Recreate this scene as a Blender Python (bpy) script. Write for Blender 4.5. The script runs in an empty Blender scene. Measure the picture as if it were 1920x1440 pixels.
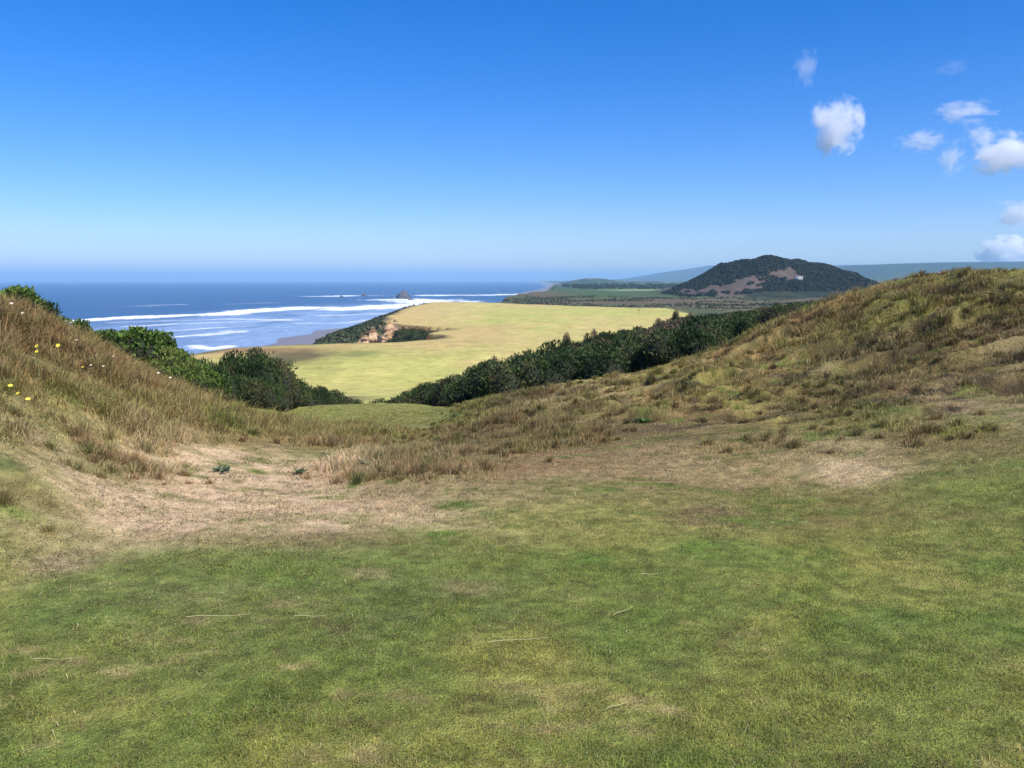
import bpy, math, random
import numpy as np
import time
T0 = time.time()
rng = np.random.default_rng(11)
random.seed(11)
C = bpy.context.scene.collection
R = math.radians

print('T', round(time.time()-T0, 1)) if 'T0' in globals() else None
# ------------------------------------------------------------------ camera model
F_PX, W_PX, H_PX, EYE = 1500.0, 1920.0, 1440.0, 1.6
HORIZON = 525.0
TH = math.atan((H_PX/2-HORIZON)/F_PX)
SEA = -30.0

def ray(u, v):
    cx = (u-W_PX/2)/F_PX; cy = -(v-H_PX/2)/F_PX
    return cx, math.cos(TH)+cy*math.sin(TH), -math.sin(TH)+cy*math.cos(TH)
def at(u, v, Y):
    x, y, z = ray(u, v)
    return (x/y*Y, Y, EYE+z/y*Y)

print('T', round(time.time()-T0, 1)) if 'T0' in globals() else None
# ------------------------------------------------------------------ noise
def _hash(ix, iy, seed):
    h = (ix.astype(np.int64)*374761393 + iy.astype(np.int64)*668265263 + seed*974634777) & 0xFFFFFFFF
    h = ((h ^ (h >> 13))*1274126177) & 0xFFFFFFFF
    h = h ^ (h >> 16)
    return (h & 0xFFFFFF)/float(0xFFFFFF)
def vnoise(x, y, seed=0):
    x = np.asarray(x, float); y = np.asarray(y, float)
    ix = np.floor(x); iy = np.floor(y); fx = x-ix; fy = y-iy
    fx = fx*fx*fx*(fx*(fx*6-15)+10); fy = fy*fy*fy*(fy*(fy*6-15)+10)
    a = _hash(ix, iy, seed); b = _hash(ix+1, iy, seed); c = _hash(ix, iy+1, seed); d = _hash(ix+1, iy+1, seed)
    return (a*(1-fx)+b*fx)*(1-fy)+(c*(1-fx)+d*fx)*fy*1.0
def fbm(x, y, seed=0, octv=4, gain=.5):
    s = 0; a = 1; t = 0
    for o in range(octv):
        ca, sa = math.cos(o*1.1), math.sin(o*1.1)
        s = s+a*(vnoise((x*ca-y*sa)*2**o+o*17.3, (x*sa+y*ca)*2**o-o*9.1, seed+o)-.5)*2; t += a; a *= gain
    return s/t
def ss(a, b, x):
    t = np.clip((x-a)/(b-a), 0, 1); return t*t*(3-2*t)

print('T', round(time.time()-T0, 1)) if 'T0' in globals() else None
# ------------------------------------------------------------------ near terrain: thin plate spline through surveyed points
cp = []
for x in (-7, -3.5, 0, 3.5, 7):
    for y in (-9, -4, 0, 2.2, 3.6):
        cp.append((x, y, 0.0 + (.10 if (x < -6 and y > 2) else 0)))
for u, v, Y in [
    # left bank crest and face
    (0,578,9),(60,598,9.5),(130,632,10),(200,674,10),(300,730,10.2),(400,760,10.5),(450,785,10.8),(500,806,11),(560,815,11.3),(620,826,11.3),(660,840,10.6),
    (0,700,6.6),(0,850,5.1),(0,1000,4.4),(0,1200,3.3),(200,700,8.5),(200,800,6.9),(200,900,5.7),(200,1000,4.75),(400,800,8.4),(400,900,6.35),(600,900,6.6),(400,1000,4.8),
    # saddle and mown mound
    (750,880,6.8),(750,850,8),(860,850,8.2),(750,815,11.5),(650,800,14),(760,800,14),(560,778,18),(700,770,20),(640,758,23),(740,758,23.5),(845,769,20),(900,800,12.5),
    # right dune crest
    (850,792,15),(930,762,16),(1000,734,18),(1100,722,19),(1200,706,19),(1330,664,18),(1400,634,17.5),(1470,607,17),(1560,567,16.5),(1640,545,16),(1750,525,15.5),(1920,515,15),
    # right dune face
    (1000,780,12),(1000,840,8.5),(1200,760,12.5),(1200,830,8.1),(1400,720,12.6),(1400,800,8.5),(1600,700,12),(1600,632,14),(1600,780,8.3),(1800,605,13),(1800,700,10.5),(1800,780,7.6),(1920,850,6.2),
    (1920,1000,4.8),(1500,900,6.3),(1100,900,6.3)]:
    cp.append(at(u, v, Y))
cp += [(-8,14,.2),(-6,20,-1.7),(-14,16,.2),(-20,20,-.8),(-12,26,-3.2),(-12,34,-5.2),(-20,50,-8),(-35,30,-6),(-30,70,-9.6),(-14,5,1.4),(-25,8,1.2),(-20,-5,.8),(-35,0,.5),
       (-7,30,-3.9),(-5,34,-4.6),(-8,45,-6.6),(-4,28,-3.7),(-3.5,38,-5.6),(-8,60,-8),(-10,80,-9.6),(10,80,-9.6),(30,85,-9),(0,70,-8.6),
       (-6,45,-6.4),(-1.2,28,-3.7),(-2,45,-5.9),(-4.5,45,-6.3),(-8.5,55,-7.4),(-4.8,45,-6.3),(-.6,32,-3.8),
       (1,32,-3.5),(4.6,36,-2.9),(3.3,26,-2.3),(5.2,41,-3),(6.5,52,-3.7),(6,30,-1.9),(10,45,-1.8),(12.5,55,-2.4),(9.8,30,-1.0),(14,45,-1.1),(19,60,-1.8),(22,45,-.6),(14,30,-.1),
       (9,75,-7.5),(18,80,-6.5),(26,75,-3),(35,60,-1.5),(22,25,.3),(30,30,0),(14,12,2.1),(18,8,2.0),(25,0,1.5),(14,4,.9),(35,-5,1),(20,16,1.6),(12,20,.9),
       (-4.6,45,-6.3),(-9,52,-7.2)]
cp = np.array(cp)
def _k(r2): return np.where(r2 > 0, .5*r2*np.log(np.maximum(r2, 1e-12)), 0)
S_ = 10.0
P = cp[:, :2]/S_; n = len(P)
A = np.zeros((n+3, n+3)); d2 = ((P[:, None]-P[None])**2).sum(-1)
A[:n, :n] = _k(d2)+np.eye(n)*4e-4; A[:n, n] = 1; A[:n, n+1:] = P; A[n, :n] = 1; A[n+1:, :n] = P.T
TW = np.linalg.solve(A, np.concatenate([cp[:, 2], [0, 0, 0]]))
def tps(X, Y):
    out = np.empty(X.shape); xf = X.ravel()/S_; yf = Y.ravel()/S_; o = out.ravel()
    for i in range(0, len(xf), 60000):
        a = xf[i:i+60000]; b = yf[i:i+60000]
        o[i:i+60000] = _k((a[:, None]-P[:, 0])**2+(b[:, None]-P[:, 1])**2)@TW[:n]+TW[n]+TW[n+1]*a+TW[n+2]*b
    return o.reshape(X.shape)

print('T', round(time.time()-T0, 1)) if 'T0' in globals() else None
# ------------------------------------------------------------------ coast
COAST = np.array([(-90,-2000),(-70,-300),(-58,0),(-52,60),(-51,110),(-47,134),(-40,142),(-33,146),(-20,150),(-15.5,158),(-13.5,168),(-18.5,177),(-17,186),(-13.8,197),(-22,201),(-29,206),(-35,216),(-38,236),(-41,276),(-46,348),(-43,400),(-37,430),(-15,450),(0,500),(-6,600),(6,760),(38,950),(62,1200),(74,1500),(98,1900),(112,2200),(160,2600),(250,4000),(320,7000),(450,14000),(600,60000)], float)
def coast_d(X, Y):
    """signed distance to the cliff edge, positive inland"""
    xf = X.ravel(); yf = Y.ravel(); best = np.full(xf.shape, 1e18); sg = np.ones(xf.shape)
    for a, b in zip(COAST[:-1], COAST[1:]):
        e = b-a; t = np.clip(((xf-a[0])*e[0]+(yf-a[1])*e[1])/(e@e), 0, 1)
        dx = xf-a[0]-t*e[0]; dy = yf-a[1]-t*e[1]; dd = dx*dx+dy*dy
        m = dd < best; best = np.where(m, dd, best)
    # inland test: crossing number with a ray towards +X
    cnt = np.zeros(xf.shape, int)
    for a, b in zip(COAST[:-1], COAST[1:]):
        c = (a[1] <= yf) != (b[1] <= yf)
        xi = a[0]+(yf-a[1])/(b[1]-a[1]+1e-12)*(b[0]-a[0])
        cnt += (c & (xi < xf))
    sg = np.where(cnt % 2 == 1, 1, -1)
    return (np.sqrt(best)*sg).reshape(X.shape)

hill_u = [1245,1270,1296,1320,1342,1364,1385,1420,1440,1465,1495,1520,1545,1568,1586,1606,1630,1660]
hill_v = [549, 544, 532, 521, 509, 495, 489, 486, 486, 490, 493, 494, 499, 507, 517, 529, 540, 549]
HY = 700.
hill_x = [at(u, 500, HY)[0] for u in hill_u]; hill_z = [at(960, v, HY)[2]+12 for v in hill_v]
hill_z[0] = 0; hill_z[-1] = 0
far_u = [900,1100,1140,1190,1240,1290,1330,1400,1600,1800,2300,3200]
far_v = [532,529,526,521,512,505,498,497,498,498,498,498]
FY = 8000.
far_x = [at(u, 500, FY)[0] for u in far_u]; far_z = [at(960, v, FY)[2]+12 for v in far_v]
rid_u = [1380,1450,1530,1600,1680,1780,1900,2300,3000]
rid_v = [531,520,508,497,494,493,491,488,486]
RY = 4000.
rid_x = [at(u, 500, RY)[0] for u in rid_u]; rid_z = [at(960, v, RY)[2]+12 for v in rid_v]

def _near_hit(u, v):
    x, y, z = ray(u, v); Ys = np.linspace(5, 24, 400); zt = tps(x/y*Ys, Ys); k = int(np.argmax(EYE+z/y*Ys < zt)); return x/y*Ys[k], Ys[k]
HUMMOCKS = []
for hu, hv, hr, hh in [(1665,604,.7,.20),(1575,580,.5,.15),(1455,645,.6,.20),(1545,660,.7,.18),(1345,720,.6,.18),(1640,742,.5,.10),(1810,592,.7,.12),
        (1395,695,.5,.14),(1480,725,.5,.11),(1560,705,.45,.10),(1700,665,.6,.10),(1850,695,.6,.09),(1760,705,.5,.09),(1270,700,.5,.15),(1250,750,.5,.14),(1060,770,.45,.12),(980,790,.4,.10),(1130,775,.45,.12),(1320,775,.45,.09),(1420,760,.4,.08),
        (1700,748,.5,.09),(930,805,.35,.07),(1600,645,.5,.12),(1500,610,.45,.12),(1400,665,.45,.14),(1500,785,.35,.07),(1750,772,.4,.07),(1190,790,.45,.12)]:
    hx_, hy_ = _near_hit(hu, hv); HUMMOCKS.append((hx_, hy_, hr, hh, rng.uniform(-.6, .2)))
def hummock(X, Y, hx, hy, hr, hh, ha):
    '''tussock shelf: gentle rise from behind, abrupt undercut edge on its lower side'''
    dx, dy = X-hx+.12*fbm(X/.3, Y/.3, 77), Y-hy+.12*fbm(X/.3, Y/.3, 79)
    c, s_ = math.cos(ha), math.sin(ha); p = dx*s_+dy*c; q = dx*c-dy*s_
    p = p+.35*q*q/hr
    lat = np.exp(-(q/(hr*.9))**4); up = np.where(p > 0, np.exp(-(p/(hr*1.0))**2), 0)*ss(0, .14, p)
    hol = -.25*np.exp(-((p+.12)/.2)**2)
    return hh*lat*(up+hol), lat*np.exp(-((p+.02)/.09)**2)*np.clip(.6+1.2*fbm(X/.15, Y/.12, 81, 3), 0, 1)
BARS = [(640,619,30,36,2.0), (570,634,20,22,.9)]
def height(X, Y):
    Z0 = np.zeros(X.shape); mn = (np.hypot(X, Y) < 125); Z0[mn] = tps(X[mn], Y[mn])
    rgt = ss(20, 60, X)
    zp = -10*(ss(15, 80, Y)*(1-rgt)+ss(50, 150, Y)*rgt)
    zp = zp+(.55*fbm(X/38, Y/45, 3)+.10*fbm(X/7, Y/9, 5))*ss(60, 120, Y)-1.8*ss(.02, .0, 0*X)*0
    zp = zp-1.6*ss(0, 40, Y-(435-(X+38)*1.0))*ss(100, 300, Y)
    w = ss(68, 100, np.hypot(X*.9, Y))*1.0
    w = np.maximum(w, ss(-8, -25, Y)); w = np.maximum(w, ss(28, 45, np.abs(X)))
    Z = Z0*(1-w)+zp*w
    r = np.hypot(X, Y)
    # small relief close by
    Z = Z+.012*fbm(X/.5, Y/.5, 21)*ss(60, 20, r)
    dune = ss(9, 11.5, Y+.35*X)*ss(-3, 1.5, X)*ss(40, 22, Y)
    rn = 1-np.abs(fbm(X/1.5+Y*.12, Y/.75, 31, 3))
    Z = Z+dune*(.17*(rn-.75)*2+.07*fbm(X/.45, Y/.35, 35, 3))
    for hx, hy, hr, hh, ha in HUMMOCKS:
        m = (np.abs(X-hx) < 2*hr) & (np.abs(Y-hy) < 2*hr)
        if m.any(): Z[m] += hummock(X[m], Y[m], hx, hy, hr, hh, ha)[0]
    bank = ss(-2, -4, X)*ss(5, 7.5, Y)*ss(30, 15, Y)
    Z = Z+bank*.06*fbm(X/.6, Y/.6, 41, 3)
    mound = ss(10, 13, Y)*ss(27, 22, Y)*ss(3, 0, X)*ss(-9, -6, X)
    Z = Z+mound*.05*fbm(X/.9, Y/.9, 45, 3)
    # far relief
    hillm = np.interp(X, hill_x, hill_z, 0, 0)
    Hh = hillm*np.exp(-((Y-HY)/np.where(Y < HY, 85, 120))**2)
    Hh = Hh*(1+.10*fbm(X/22, Y/30, 51)-.16*np.maximum(fbm(X/16, Y/70, 53, 3), 0))
    blue = 16*np.exp(-((X-250)/75)**2-((Y-2600)/500)**2)+9*np.exp(-((X-420)/160)**2-((Y-2600)/500)**2)
    far = np.interp(X, far_x, far_z)*np.exp(-((Y-FY)/1500)**2)
    rid = np.interp(X, rid_x, rid_z, 0)*np.exp(-((Y-RY)/700)**2)
    rough = 1.2*fbm(X/30, Y/30, 55)*ss(430, 560, Y)*ss(3000, 1500, Y)
    Z = Z+Hh+blue+np.maximum(far, rid)*(1+.05*fbm(X/300, Y/300, 57))+rough
    # cliffs, ravine and beach
    d = coast_d(X, Y)
    wob = fbm(X/7, Y/7, 61)*2.2*ss(900, 300, Y)+fbm(X/40, Y/40, 63)*8*ss(700, 1300, Y)
    dd = -(d+wob*ss(0, 6, np.abs(d)))
    steep = .42+(1.25-.42)*ss(-30, -44, X)
    steep = np.where(Y > 440, 1.4, steep)
    ledge = np.round(dd/2.6)*2.6
    ddl = dd*.45+ledge*.55
    lip = 1.1*ss(0, .5, dd)*ss(-30, -20, X)
    drop = np.where(dd > 0, lip+steep*np.maximum(ddl, 0), 0)
    hl = ss(186, 200, Y)*ss(330, 290, Y)*ss(-29, -36, X)
    drop = drop*(1-hl)+hl*np.where(dd > 0, .34*np.minimum(dd, 19)+1.5*np.maximum(dd-19, 0), 0)
    zc = np.maximum(Z-drop, -60)
    beach = SEA+1.3-(dd-16)*.021-np.maximum(dd-75, 0)*.02+.12*fbm(X/28, Y/50, 71, 3)
    for (bu, bv, bw, bl, bh) in BARS:
        bx, by, bz = ray(bu, bv); tq = (SEA-EYE)/bz
        beach = beach+bh*np.exp(-((X-bx*tq+.12*(Y-by*tq))/bw)**2-((Y-by*tq)/bl)**2)
    beach = np.maximum(beach, SEA-5)
    zc = np.where(dd > 0, np.maximum(zc, np.minimum(beach, Z)), Z)
    return zc, d

def grid_polar(th, rr):
    T, Rr = np.meshgrid(th, rr)
    return Rr*np.sin(T), Rr*np.cos(T)
th = np.concatenate([np.linspace(-math.pi, -.8, 60)[:-1], np.linspace(-.8, .8, 1000), np.linspace(.8, math.pi, 60)[1:]])
rr = np.concatenate([[.4, 1.0], np.geomspace(1.6, 30, 480), np.geomspace(30.2, 900, 520)[1:], np.geomspace(905, 20000, 200)])
GX, GY = grid_polar(th, rr)
GZ, GD = height(GX, GY)

# interpolated lookup on the polar grid
def look(G, X, Y):
    r = np.hypot(X, Y); t = np.arctan2(X, Y)
    fi = np.interp(r, rr, np.arange(len(rr))); fj = np.interp(t, th, np.arange(len(th)))
    i = np.minimum(fi.astype(int), len(rr)-2); j = np.minimum(fj.astype(int), len(th)-2)
    a = fi-i; b = fj-j
    if G.ndim == 3: a = a[..., None]; b = b[..., None]
    return (G[i, j]*(1-b)+G[i, j+1]*b)*(1-a)+(G[i+1, j]*(1-b)+G[i+1, j+1]*b)*a
def ground_z(x, y): return float(look(GZ, np.array([float(x)]), np.array([float(y)]))[0])
def hit(u, v, start=1.5):
    x, y, z = ray(u, v); Ys = np.geomspace(start, 1500, 4000)
    zz = EYE+z/y*Ys; g = look(GZ, x/y*Ys, Ys); k = np.argmax(zz < g)
    if not (zz < g).any(): k = len(Ys)-1
    return x/y*Ys[k], Ys[k], float(g[k])

print('T', round(time.time()-T0, 1)) if 'T0' in globals() else None
# ------------------------------------------------------------------ albedo survey (world-space patches)
def patch(u, v, ru, rv):
    x, y, z = hit(u, v); x1, y1, _ = hit(u+ru, v)
    ya = hit(u, v-rv)[1]; yb = hit(u, min(v+rv, 1700))[1]
    return x, y, max(abs(ru)*y/F_PX, .05), max(min((ya-yb)/2, .35*y), .05)
def weight(X, Y, p, seed, warp=.35):
    x, y, rx, ry = p
    wx = X+warp*rx*fbm(X/(rx*.7), Y/(ry*.7), seed, 4)*1.2; wy = Y+warp*ry*fbm(X/(rx*.7)+9, Y/(ry*.7)+5, seed+7, 4)*1.2
    q = ((wx-x)/rx)**2+((wy-y)/ry)**2
    return 1/(1+q**2.2)
COL = dict(green=(.200,.250,.050), lush=(.155,.250,.042), yel=(.33,.32,.075), olive=(.235,.185,.066), brown=(.19,.125,.060),
           red=(.33,.205,.095), tan=(.72,.52,.31), pale=(.43,.32,.18), soil=(.27,.185,.10), bank=(.32,.31,.10), ltan=(.40,.30,.14),
           ochre=(.47,.29,.12), mown=(.28,.27,.07), deep=(.105,.170,.040))
NEAR = [  # u, v, ru, rv, colour, strength
 (1500,700,430,150,'olive',1),(1850,650,300,200,'olive',1),(1050,780,230,55,'olive',1),(1250,830,300,50,'olive',.8),(1700,860,300,60,'olive',.7),
 (1300,980,500,50,'yel',.5),(1550,1050,200,40,'yel',.5),(1000,980,250,50,'yel',.45),(1700,1120,240,50,'yel',.3),
 (60,800,330,150,'bank',1),(60,1000,260,70,'bank',.75),(250,800,260,70,'bank',1),(120,770,160,40,'yel',.5),(60,860,120,50,'mown',.8),(330,790,110,26,'yel',.5),
 (110,635,220,32,'red',.9),(290,715,150,24,'red',.9),(180,700,110,20,'brown',.6),(500,800,150,26,'red',1),(650,840,110,25,'red',1),(40,600,90,30,'red',.7),
 (690,785,170,30,'mown',.9),(700,760,150,10,'mown',1),(640,805,90,16,'olive',.6),(1000,770,140,34,'olive',.9),(900,800,110,22,'brown',.5),(1060,740,120,14,'ltan',.7),(1180,715,90,12,'ltan',.7),
 (520,905,250,60,'tan',1.15),(310,965,150,36,'tan',1.05),(640,955,200,38,'tan',1.05),(790,890,130,32,'ltan',.9),(140,1055,50,22,'pale',.7),(600,990,60,18,'tan',.8),(70,822,50,12,'pale',.6),(60,930,90,22,'olive',.5),(230,870,90,22,'olive',.45),(30,960,60,16,'green',.5),
 (1250,862,190,30,'ltan',.9),(1560,850,110,45,'pale',.8),(1450,890,190,26,'ltan',.8),(1080,875,170,24,'ltan',.8),(1000,860,200,20,'red',.6),(1600,885,60,22,'tan',.8),
 (1870,770,110,50,'pale',.4),(1860,640,120,28,'brown',.8),(1700,725,150,22,'brown',.8),(1780,735,80,12,'pale',.35),
 (1350,968,70,20,'soil',.6),(850,850,90,16,'soil',.6),(1620,960,260,30,'olive',.5),(1850,920,160,60,'green',.6),
 (1120,750,90,26,'ltan',.8),(1000,745,70,14,'brown',.7),(1180,800,90,14,'brown',.7),(1400,770,130,16,'brown',.8),
 (1230,700,70,10,'ochre',.8),(1330,672,80,14,'ochre',1),(1440,628,70,14,'ochre',.9),(1520,590,60,12,'red',.8),(1590,562,70,10,'ochre',.8),(1380,700,70,24,'red',.6),(1650,548,60,8,'red',.6),(1250,700,60,20,'yel',.6),
 (1660,606,50,8,'brown',.8),(1540,660,50,8,'brown',.8),
 (1780,570,140,22,'yel',.6),(1850,520,120,14,'olive',.7),
 (600,1060,260,40,'lush',.4),(800,1130,160,50,'deep',.4),(340,1060,160,30,'green',.6),(1360,1040,110,30,'lush',.5),(100,1150,180,40,'lush',.35),
 (880,1100,60,14,'pale',.5),(690,1075,40,10,'pale',.45),(1500,1175,90,30,'yel',.4),(220,1330,200,50,'yel',.35),(1000,1230,200,60,'yel',.35),(1450,1280,120,60,'yel',.3),(620,1010,220,14,'olive',.5),
 (0,870,30,16,'deep',.6),(980,1060,300,50,'green',.4),(1700,1300,300,90,'green',.4)]

def mix(a, b, w): return a*(1-w[..., None])+np.asarray(b)*w[..., None]
def albedo(X, Y, Z, D):
    r = np.hypot(X, Y); c = np.zeros(X.shape+(3,)); o = [np.zeros(X.shape) for _ in range(3)]
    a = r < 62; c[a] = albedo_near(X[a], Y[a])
    f = r > 21
    cf, w, i1, i2, i3 = albedo_far(X[f], Y[f], Z[f], D[f], c[f]); c[f] = cf
    for q, v in zip(o, (i1, i2, i3)): q[f] = v
    return np.clip(c, 0, 1), o[0], o[1], o[2]
def albedo_near(X, Y):
    n1 = fbm(X/.55, Y/.4, 101); n2 = fbm(X/.16, Y/.10, 103); n3 = fbm(X/1.8, Y/1.4, 105); n4 = fbm(X/.35, Y/.22, 107); n5 = fbm(X/.07, Y/.05, 109, 3)
    c = np.zeros(X.shape+(3,))+np.array(COL['green'])
    c = mix(c, COL['yel'], np.clip(n3*1.1+n1*.9-.02, 0, .7)); c = mix(c, COL['lush'], np.clip(-n3*1.0-n1*.9-.10, 0, .65))
    c = mix(c, COL['deep'], np.clip(n4*1.3-n3*.4-.35, 0, .4)); c = mix(c, COL['ltan'], np.clip(n2*1.6+n1*.9-.62, 0, .75)); c = mix(c, COL['brown'], np.clip(-n2*1.3+n4*.7-.55, 0, .4))
    for k, (u, v, ru, rv, key, s) in enumerate(NEAR):
        p = patch(u, v, ru, rv)
        m = (np.abs(X-p[0]) < 4*p[2]) & (np.abs(Y-p[1]) < 4*p[3])
        if not m.any(): continue
        w = np.zeros(X.shape); w[m] = weight(X[m], Y[m], p, 200+k)
        # let green and straw break through in tufts
        w = np.clip(w*s*(1+1.1*n2+.8*n1+.7*n4)*1.05, 0, 1)
        c = mix(c, COL[key], w)
    c = c*(1+.38*n5+.12*n2)[..., None]
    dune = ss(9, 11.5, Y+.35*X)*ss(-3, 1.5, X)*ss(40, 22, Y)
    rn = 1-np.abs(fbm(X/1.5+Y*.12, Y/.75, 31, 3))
    c = mix(c, (.05,.034,.024), np.clip((.70-rn)*4, 0, .75)*dune)  # hollows between the ridges: dark soil colour with their shade painted in
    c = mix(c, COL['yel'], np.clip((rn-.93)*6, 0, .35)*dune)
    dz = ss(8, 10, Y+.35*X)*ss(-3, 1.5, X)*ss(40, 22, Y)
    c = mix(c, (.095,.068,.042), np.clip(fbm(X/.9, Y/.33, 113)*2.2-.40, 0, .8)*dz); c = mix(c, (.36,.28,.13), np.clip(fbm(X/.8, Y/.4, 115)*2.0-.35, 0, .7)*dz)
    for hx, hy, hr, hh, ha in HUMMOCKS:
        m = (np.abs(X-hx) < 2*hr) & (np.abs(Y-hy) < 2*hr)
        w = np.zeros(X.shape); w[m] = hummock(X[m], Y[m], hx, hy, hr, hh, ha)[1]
        c = mix(c, (.045,.032,.022), np.clip(w*1.0, 0, .9))  # shadow under each tussock edge painted into the dark humus colour
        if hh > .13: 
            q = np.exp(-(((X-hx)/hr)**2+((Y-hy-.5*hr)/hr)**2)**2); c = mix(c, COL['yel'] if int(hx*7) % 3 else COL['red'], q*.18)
    return c
def albedo_far(X, Y, Z, D, c):
    # land further off
    r = np.hypot(X, Y)
    slope = np.zeros(X.shape+(3,))+np.array((.13,.12,.05))
    c = mix(c, (.19,.145,.07), ss(18, 22, Y+.5*X)*ss(80, 50, Y)*ss(-2, 1, X)); c = mix(c, (.14,.13,.055), ss(30, 60, r)*ss(80, 70, Y))
    fe = 435-(X+38)*1.0+fbm(X/25, Y/25, 301)*8
    edgeL = ss(-1, 3, D+fbm(X/9, Y/9, 303)*2.5)
    inf = ss(44, 52, Y)*ss(4, -4, Y-fe)*edgeL*ss(150, 110, X)*ss(46, 42, X-.06*Y+3*fbm(X/9, Y/14, 351))
    inf = np.where((Y < 75), inf*ss(-16, -11, X+.0*Y)*ss(9, 3, X), inf)
    f1 = fbm(X/30, Y/60, 305); f2 = fbm(X/6, Y/14, 307)
    fw = np.zeros(X.shape+(3,))+np.array((.42,.370,.115))
    fw = mix(fw, (.50,.385,.145), np.clip(.12+f1*1.1+f2*.4, 0, .55)); fw = mix(fw, (.36,.375,.092), np.clip(-f1*1.1-f2*.4+.1, 0, .55)); fw = fw*(1+.14*fbm(X/3.5, Y/9, 309)+.14*fbm(X/1.2, Y/3, 310, 3))[..., None]
    fw = mix(fw, (.46,.30,.13), np.clip(ss(26, 8, D)*ss(100, 130, Y)*.5+f2*.2, 0, 1))
    fw = mix(fw, (.36,.37,.09), ss(110, 60, Y)*.7)
    fw = mix(fw, (.42,.31,.14), ss(330, 400, Y)*.4*ss(-20, 20, X))
    def spot(cx, cy, rx, ry, col, s, seed):
        return np.clip(weight(X, Y, (cx, cy, rx, ry), seed)*s, 0, 1), col
    for a in ((-23.4,123,3.0,5.5,(.17,.18,.05),.75,311),(-32,119,4.8,11,(.125,.105,.042),1.1,313),(-40,130,9,6,(.20,.115,.055),.8,315),(-8,150,3,2.5,(.30,.22,.08),.6,316),(-37,240,6,24,(.56,.38,.14),.5,317)):
        w, col = spot(*a); fw = mix(fw, col, w)
    rough = np.zeros(X.shape+(3,))+np.array((.105,.080,.042))
    g1 = fbm(X/40, Y/60, 321); g2 = fbm(X/8, Y/14, 323)
    rough = mix(rough, (.06,.085,.03), np.clip(.25+g1*1.4+g2*.6, 0, 1)); rough = mix(rough, (.20,.15,.085), np.clip(g2*1.3-.35, 0, .8))
    rough = mix(rough, (.05,.09,.028), ss(520, 640, Y)*ss(20, 70, X)*.8)
    rough = mix(rough, (.19,.26,.10), ss(.3, .6, np.exp(-((Y-1050)/110)**2-((X-190)/85)**2))*.9)
    rough = mix(rough, (.035,.06,.025), ss(1150, 1350, Y)*ss(-.2, .2, g1+.25))
    rough = mix(rough, (.42,.32,.24), ss(.25, .5, g1)*ss(1500, 2200, Y)*ss(5200, 3200, Y)*.5)
    rough = mix(rough, (.035,.055,.035), ss(3000, 3600, Y))
    # dark hill with bare sand scars
    hu = (X-219)/90.; hm = ss(1.5, 3.5, np.interp(X, hill_x, hill_z, 0, 0)*np.exp(-((Y-HY)/100)**2))
    diag = (X-225)/60.+(Z-6)/-22.
    sl = (X-137)/90.; zl = -9+sl*20
    scar = ss(.36, .70, np.exp(-((Z-zl+3)/6.5)**2)*.75+.42*fbm((X-Z*3.5)/60, (Z-X*.23)/2.2, 331, 4)+.12*fbm(X/8, Z/3, 333))*ss(-.12, .05, sl)*ss(1.12, .92, sl)
    hc = np.zeros(X.shape+(3,))+np.array((.020,.028,.014))
    hc = mix(hc, (.075,.085,.035), ss(-.1, .4, g2+.1)*ss(215, 175, X)*.8)
    hc = mix(hc, (.105,.078,.060), scar); hc = mix(hc, (.10,.075,.055), scar*ss(.1, .4, fbm(X/7, Z/2.5, 337)))
    rough = mix(rough, hc, hm)
    land = mix(rough, fw, inf)
    wnear = ss(50, 58, r+fbm(X/4, Y/4, 339)*3); wnear = np.maximum(wnear, inf)
    c = mix(c, land, wnear)
    # path of trodden sand between the thickets
    # cliffs and beach
    cl = ss(.4, 1.2, -D)
    lay = fbm(X/25+Y/25, Z/.9, 341, 4); veg = fbm(X/7, Y/7, 343, 4)
    rock = mix(np.zeros(X.shape+(3,))+np.array((.40,.26,.15)), (.17,.09,.05), ss(-.1, .35, lay))
    vegc = mix(np.zeros(X.shape+(3,))+np.array((.055,.075,.032)), (.12,.12,.05), ss(0, .5, fbm(X/2.5, Y/2.5, 345)))
    vw = ss(-.25, .1, veg+.75*ss(-38, -43, X)*ss(190, 215, Y)*ss(420, 380, Y)-.1)
    rock = mix(rock, vegc, np.where(Y > 700, .15, vw))
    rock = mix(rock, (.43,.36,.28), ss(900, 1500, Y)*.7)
    c = mix(c, rock, cl)
    lipm = ss(-.2, .3, -D)*ss(4.2, 2.4, -D)*ss(-30, -22, X)*ss(156, 160, Y)
    c = mix(c, (.13,.05,.02), lipm*ss(-.3, .3, fbm(X/3, Y/3, 347)+.3))  # brown ravine lips, overhang shade painted into the colour
    bm = ss(SEA+2.6, SEA+1.3, Z)
    c = mix(c, (.21,.165,.13), bm)
    return c, wnear, inf, bm, hm
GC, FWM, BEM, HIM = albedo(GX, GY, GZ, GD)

print('T', round(time.time()-T0, 1)) if 'T0' in globals() else None
# ------------------------------------------------------------------ materials
def mat(name):
    m = bpy.data.materials.new(name); m.use_nodes = True
    nt = m.node_tree; b = nt.nodes['Principled BSDF']
    return m, nt, b
def nd(nt, t, **kw):
    x = nt.nodes.new(t)
    for k, v in kw.items():
        if k in x.inputs: x.inputs[k].default_value = v
        else: setattr(x, k, v)
    return x
def mathn(nt, op, a, b=None, clamp=False):
    x = nt.nodes.new('ShaderNodeMath'); x.operation = op; x.use_clamp = clamp
    for i, s in enumerate((a, b)):
        if s is None: continue
        if isinstance(s, (int, float)): x.inputs[i].default_value = s
        else: nt.links.new(s, x.inputs[i])
    return x.outputs[0]
def vecscale(nt, scale):
    tc = nd(nt, 'ShaderNodeTexCoord'); mp = nd(nt, 'ShaderNodeMapping'); mp.inputs['Scale'].default_value = scale
    nt.links.new(tc.outputs['Object'], mp.inputs['Vector']); return mp.outputs[0]
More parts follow.
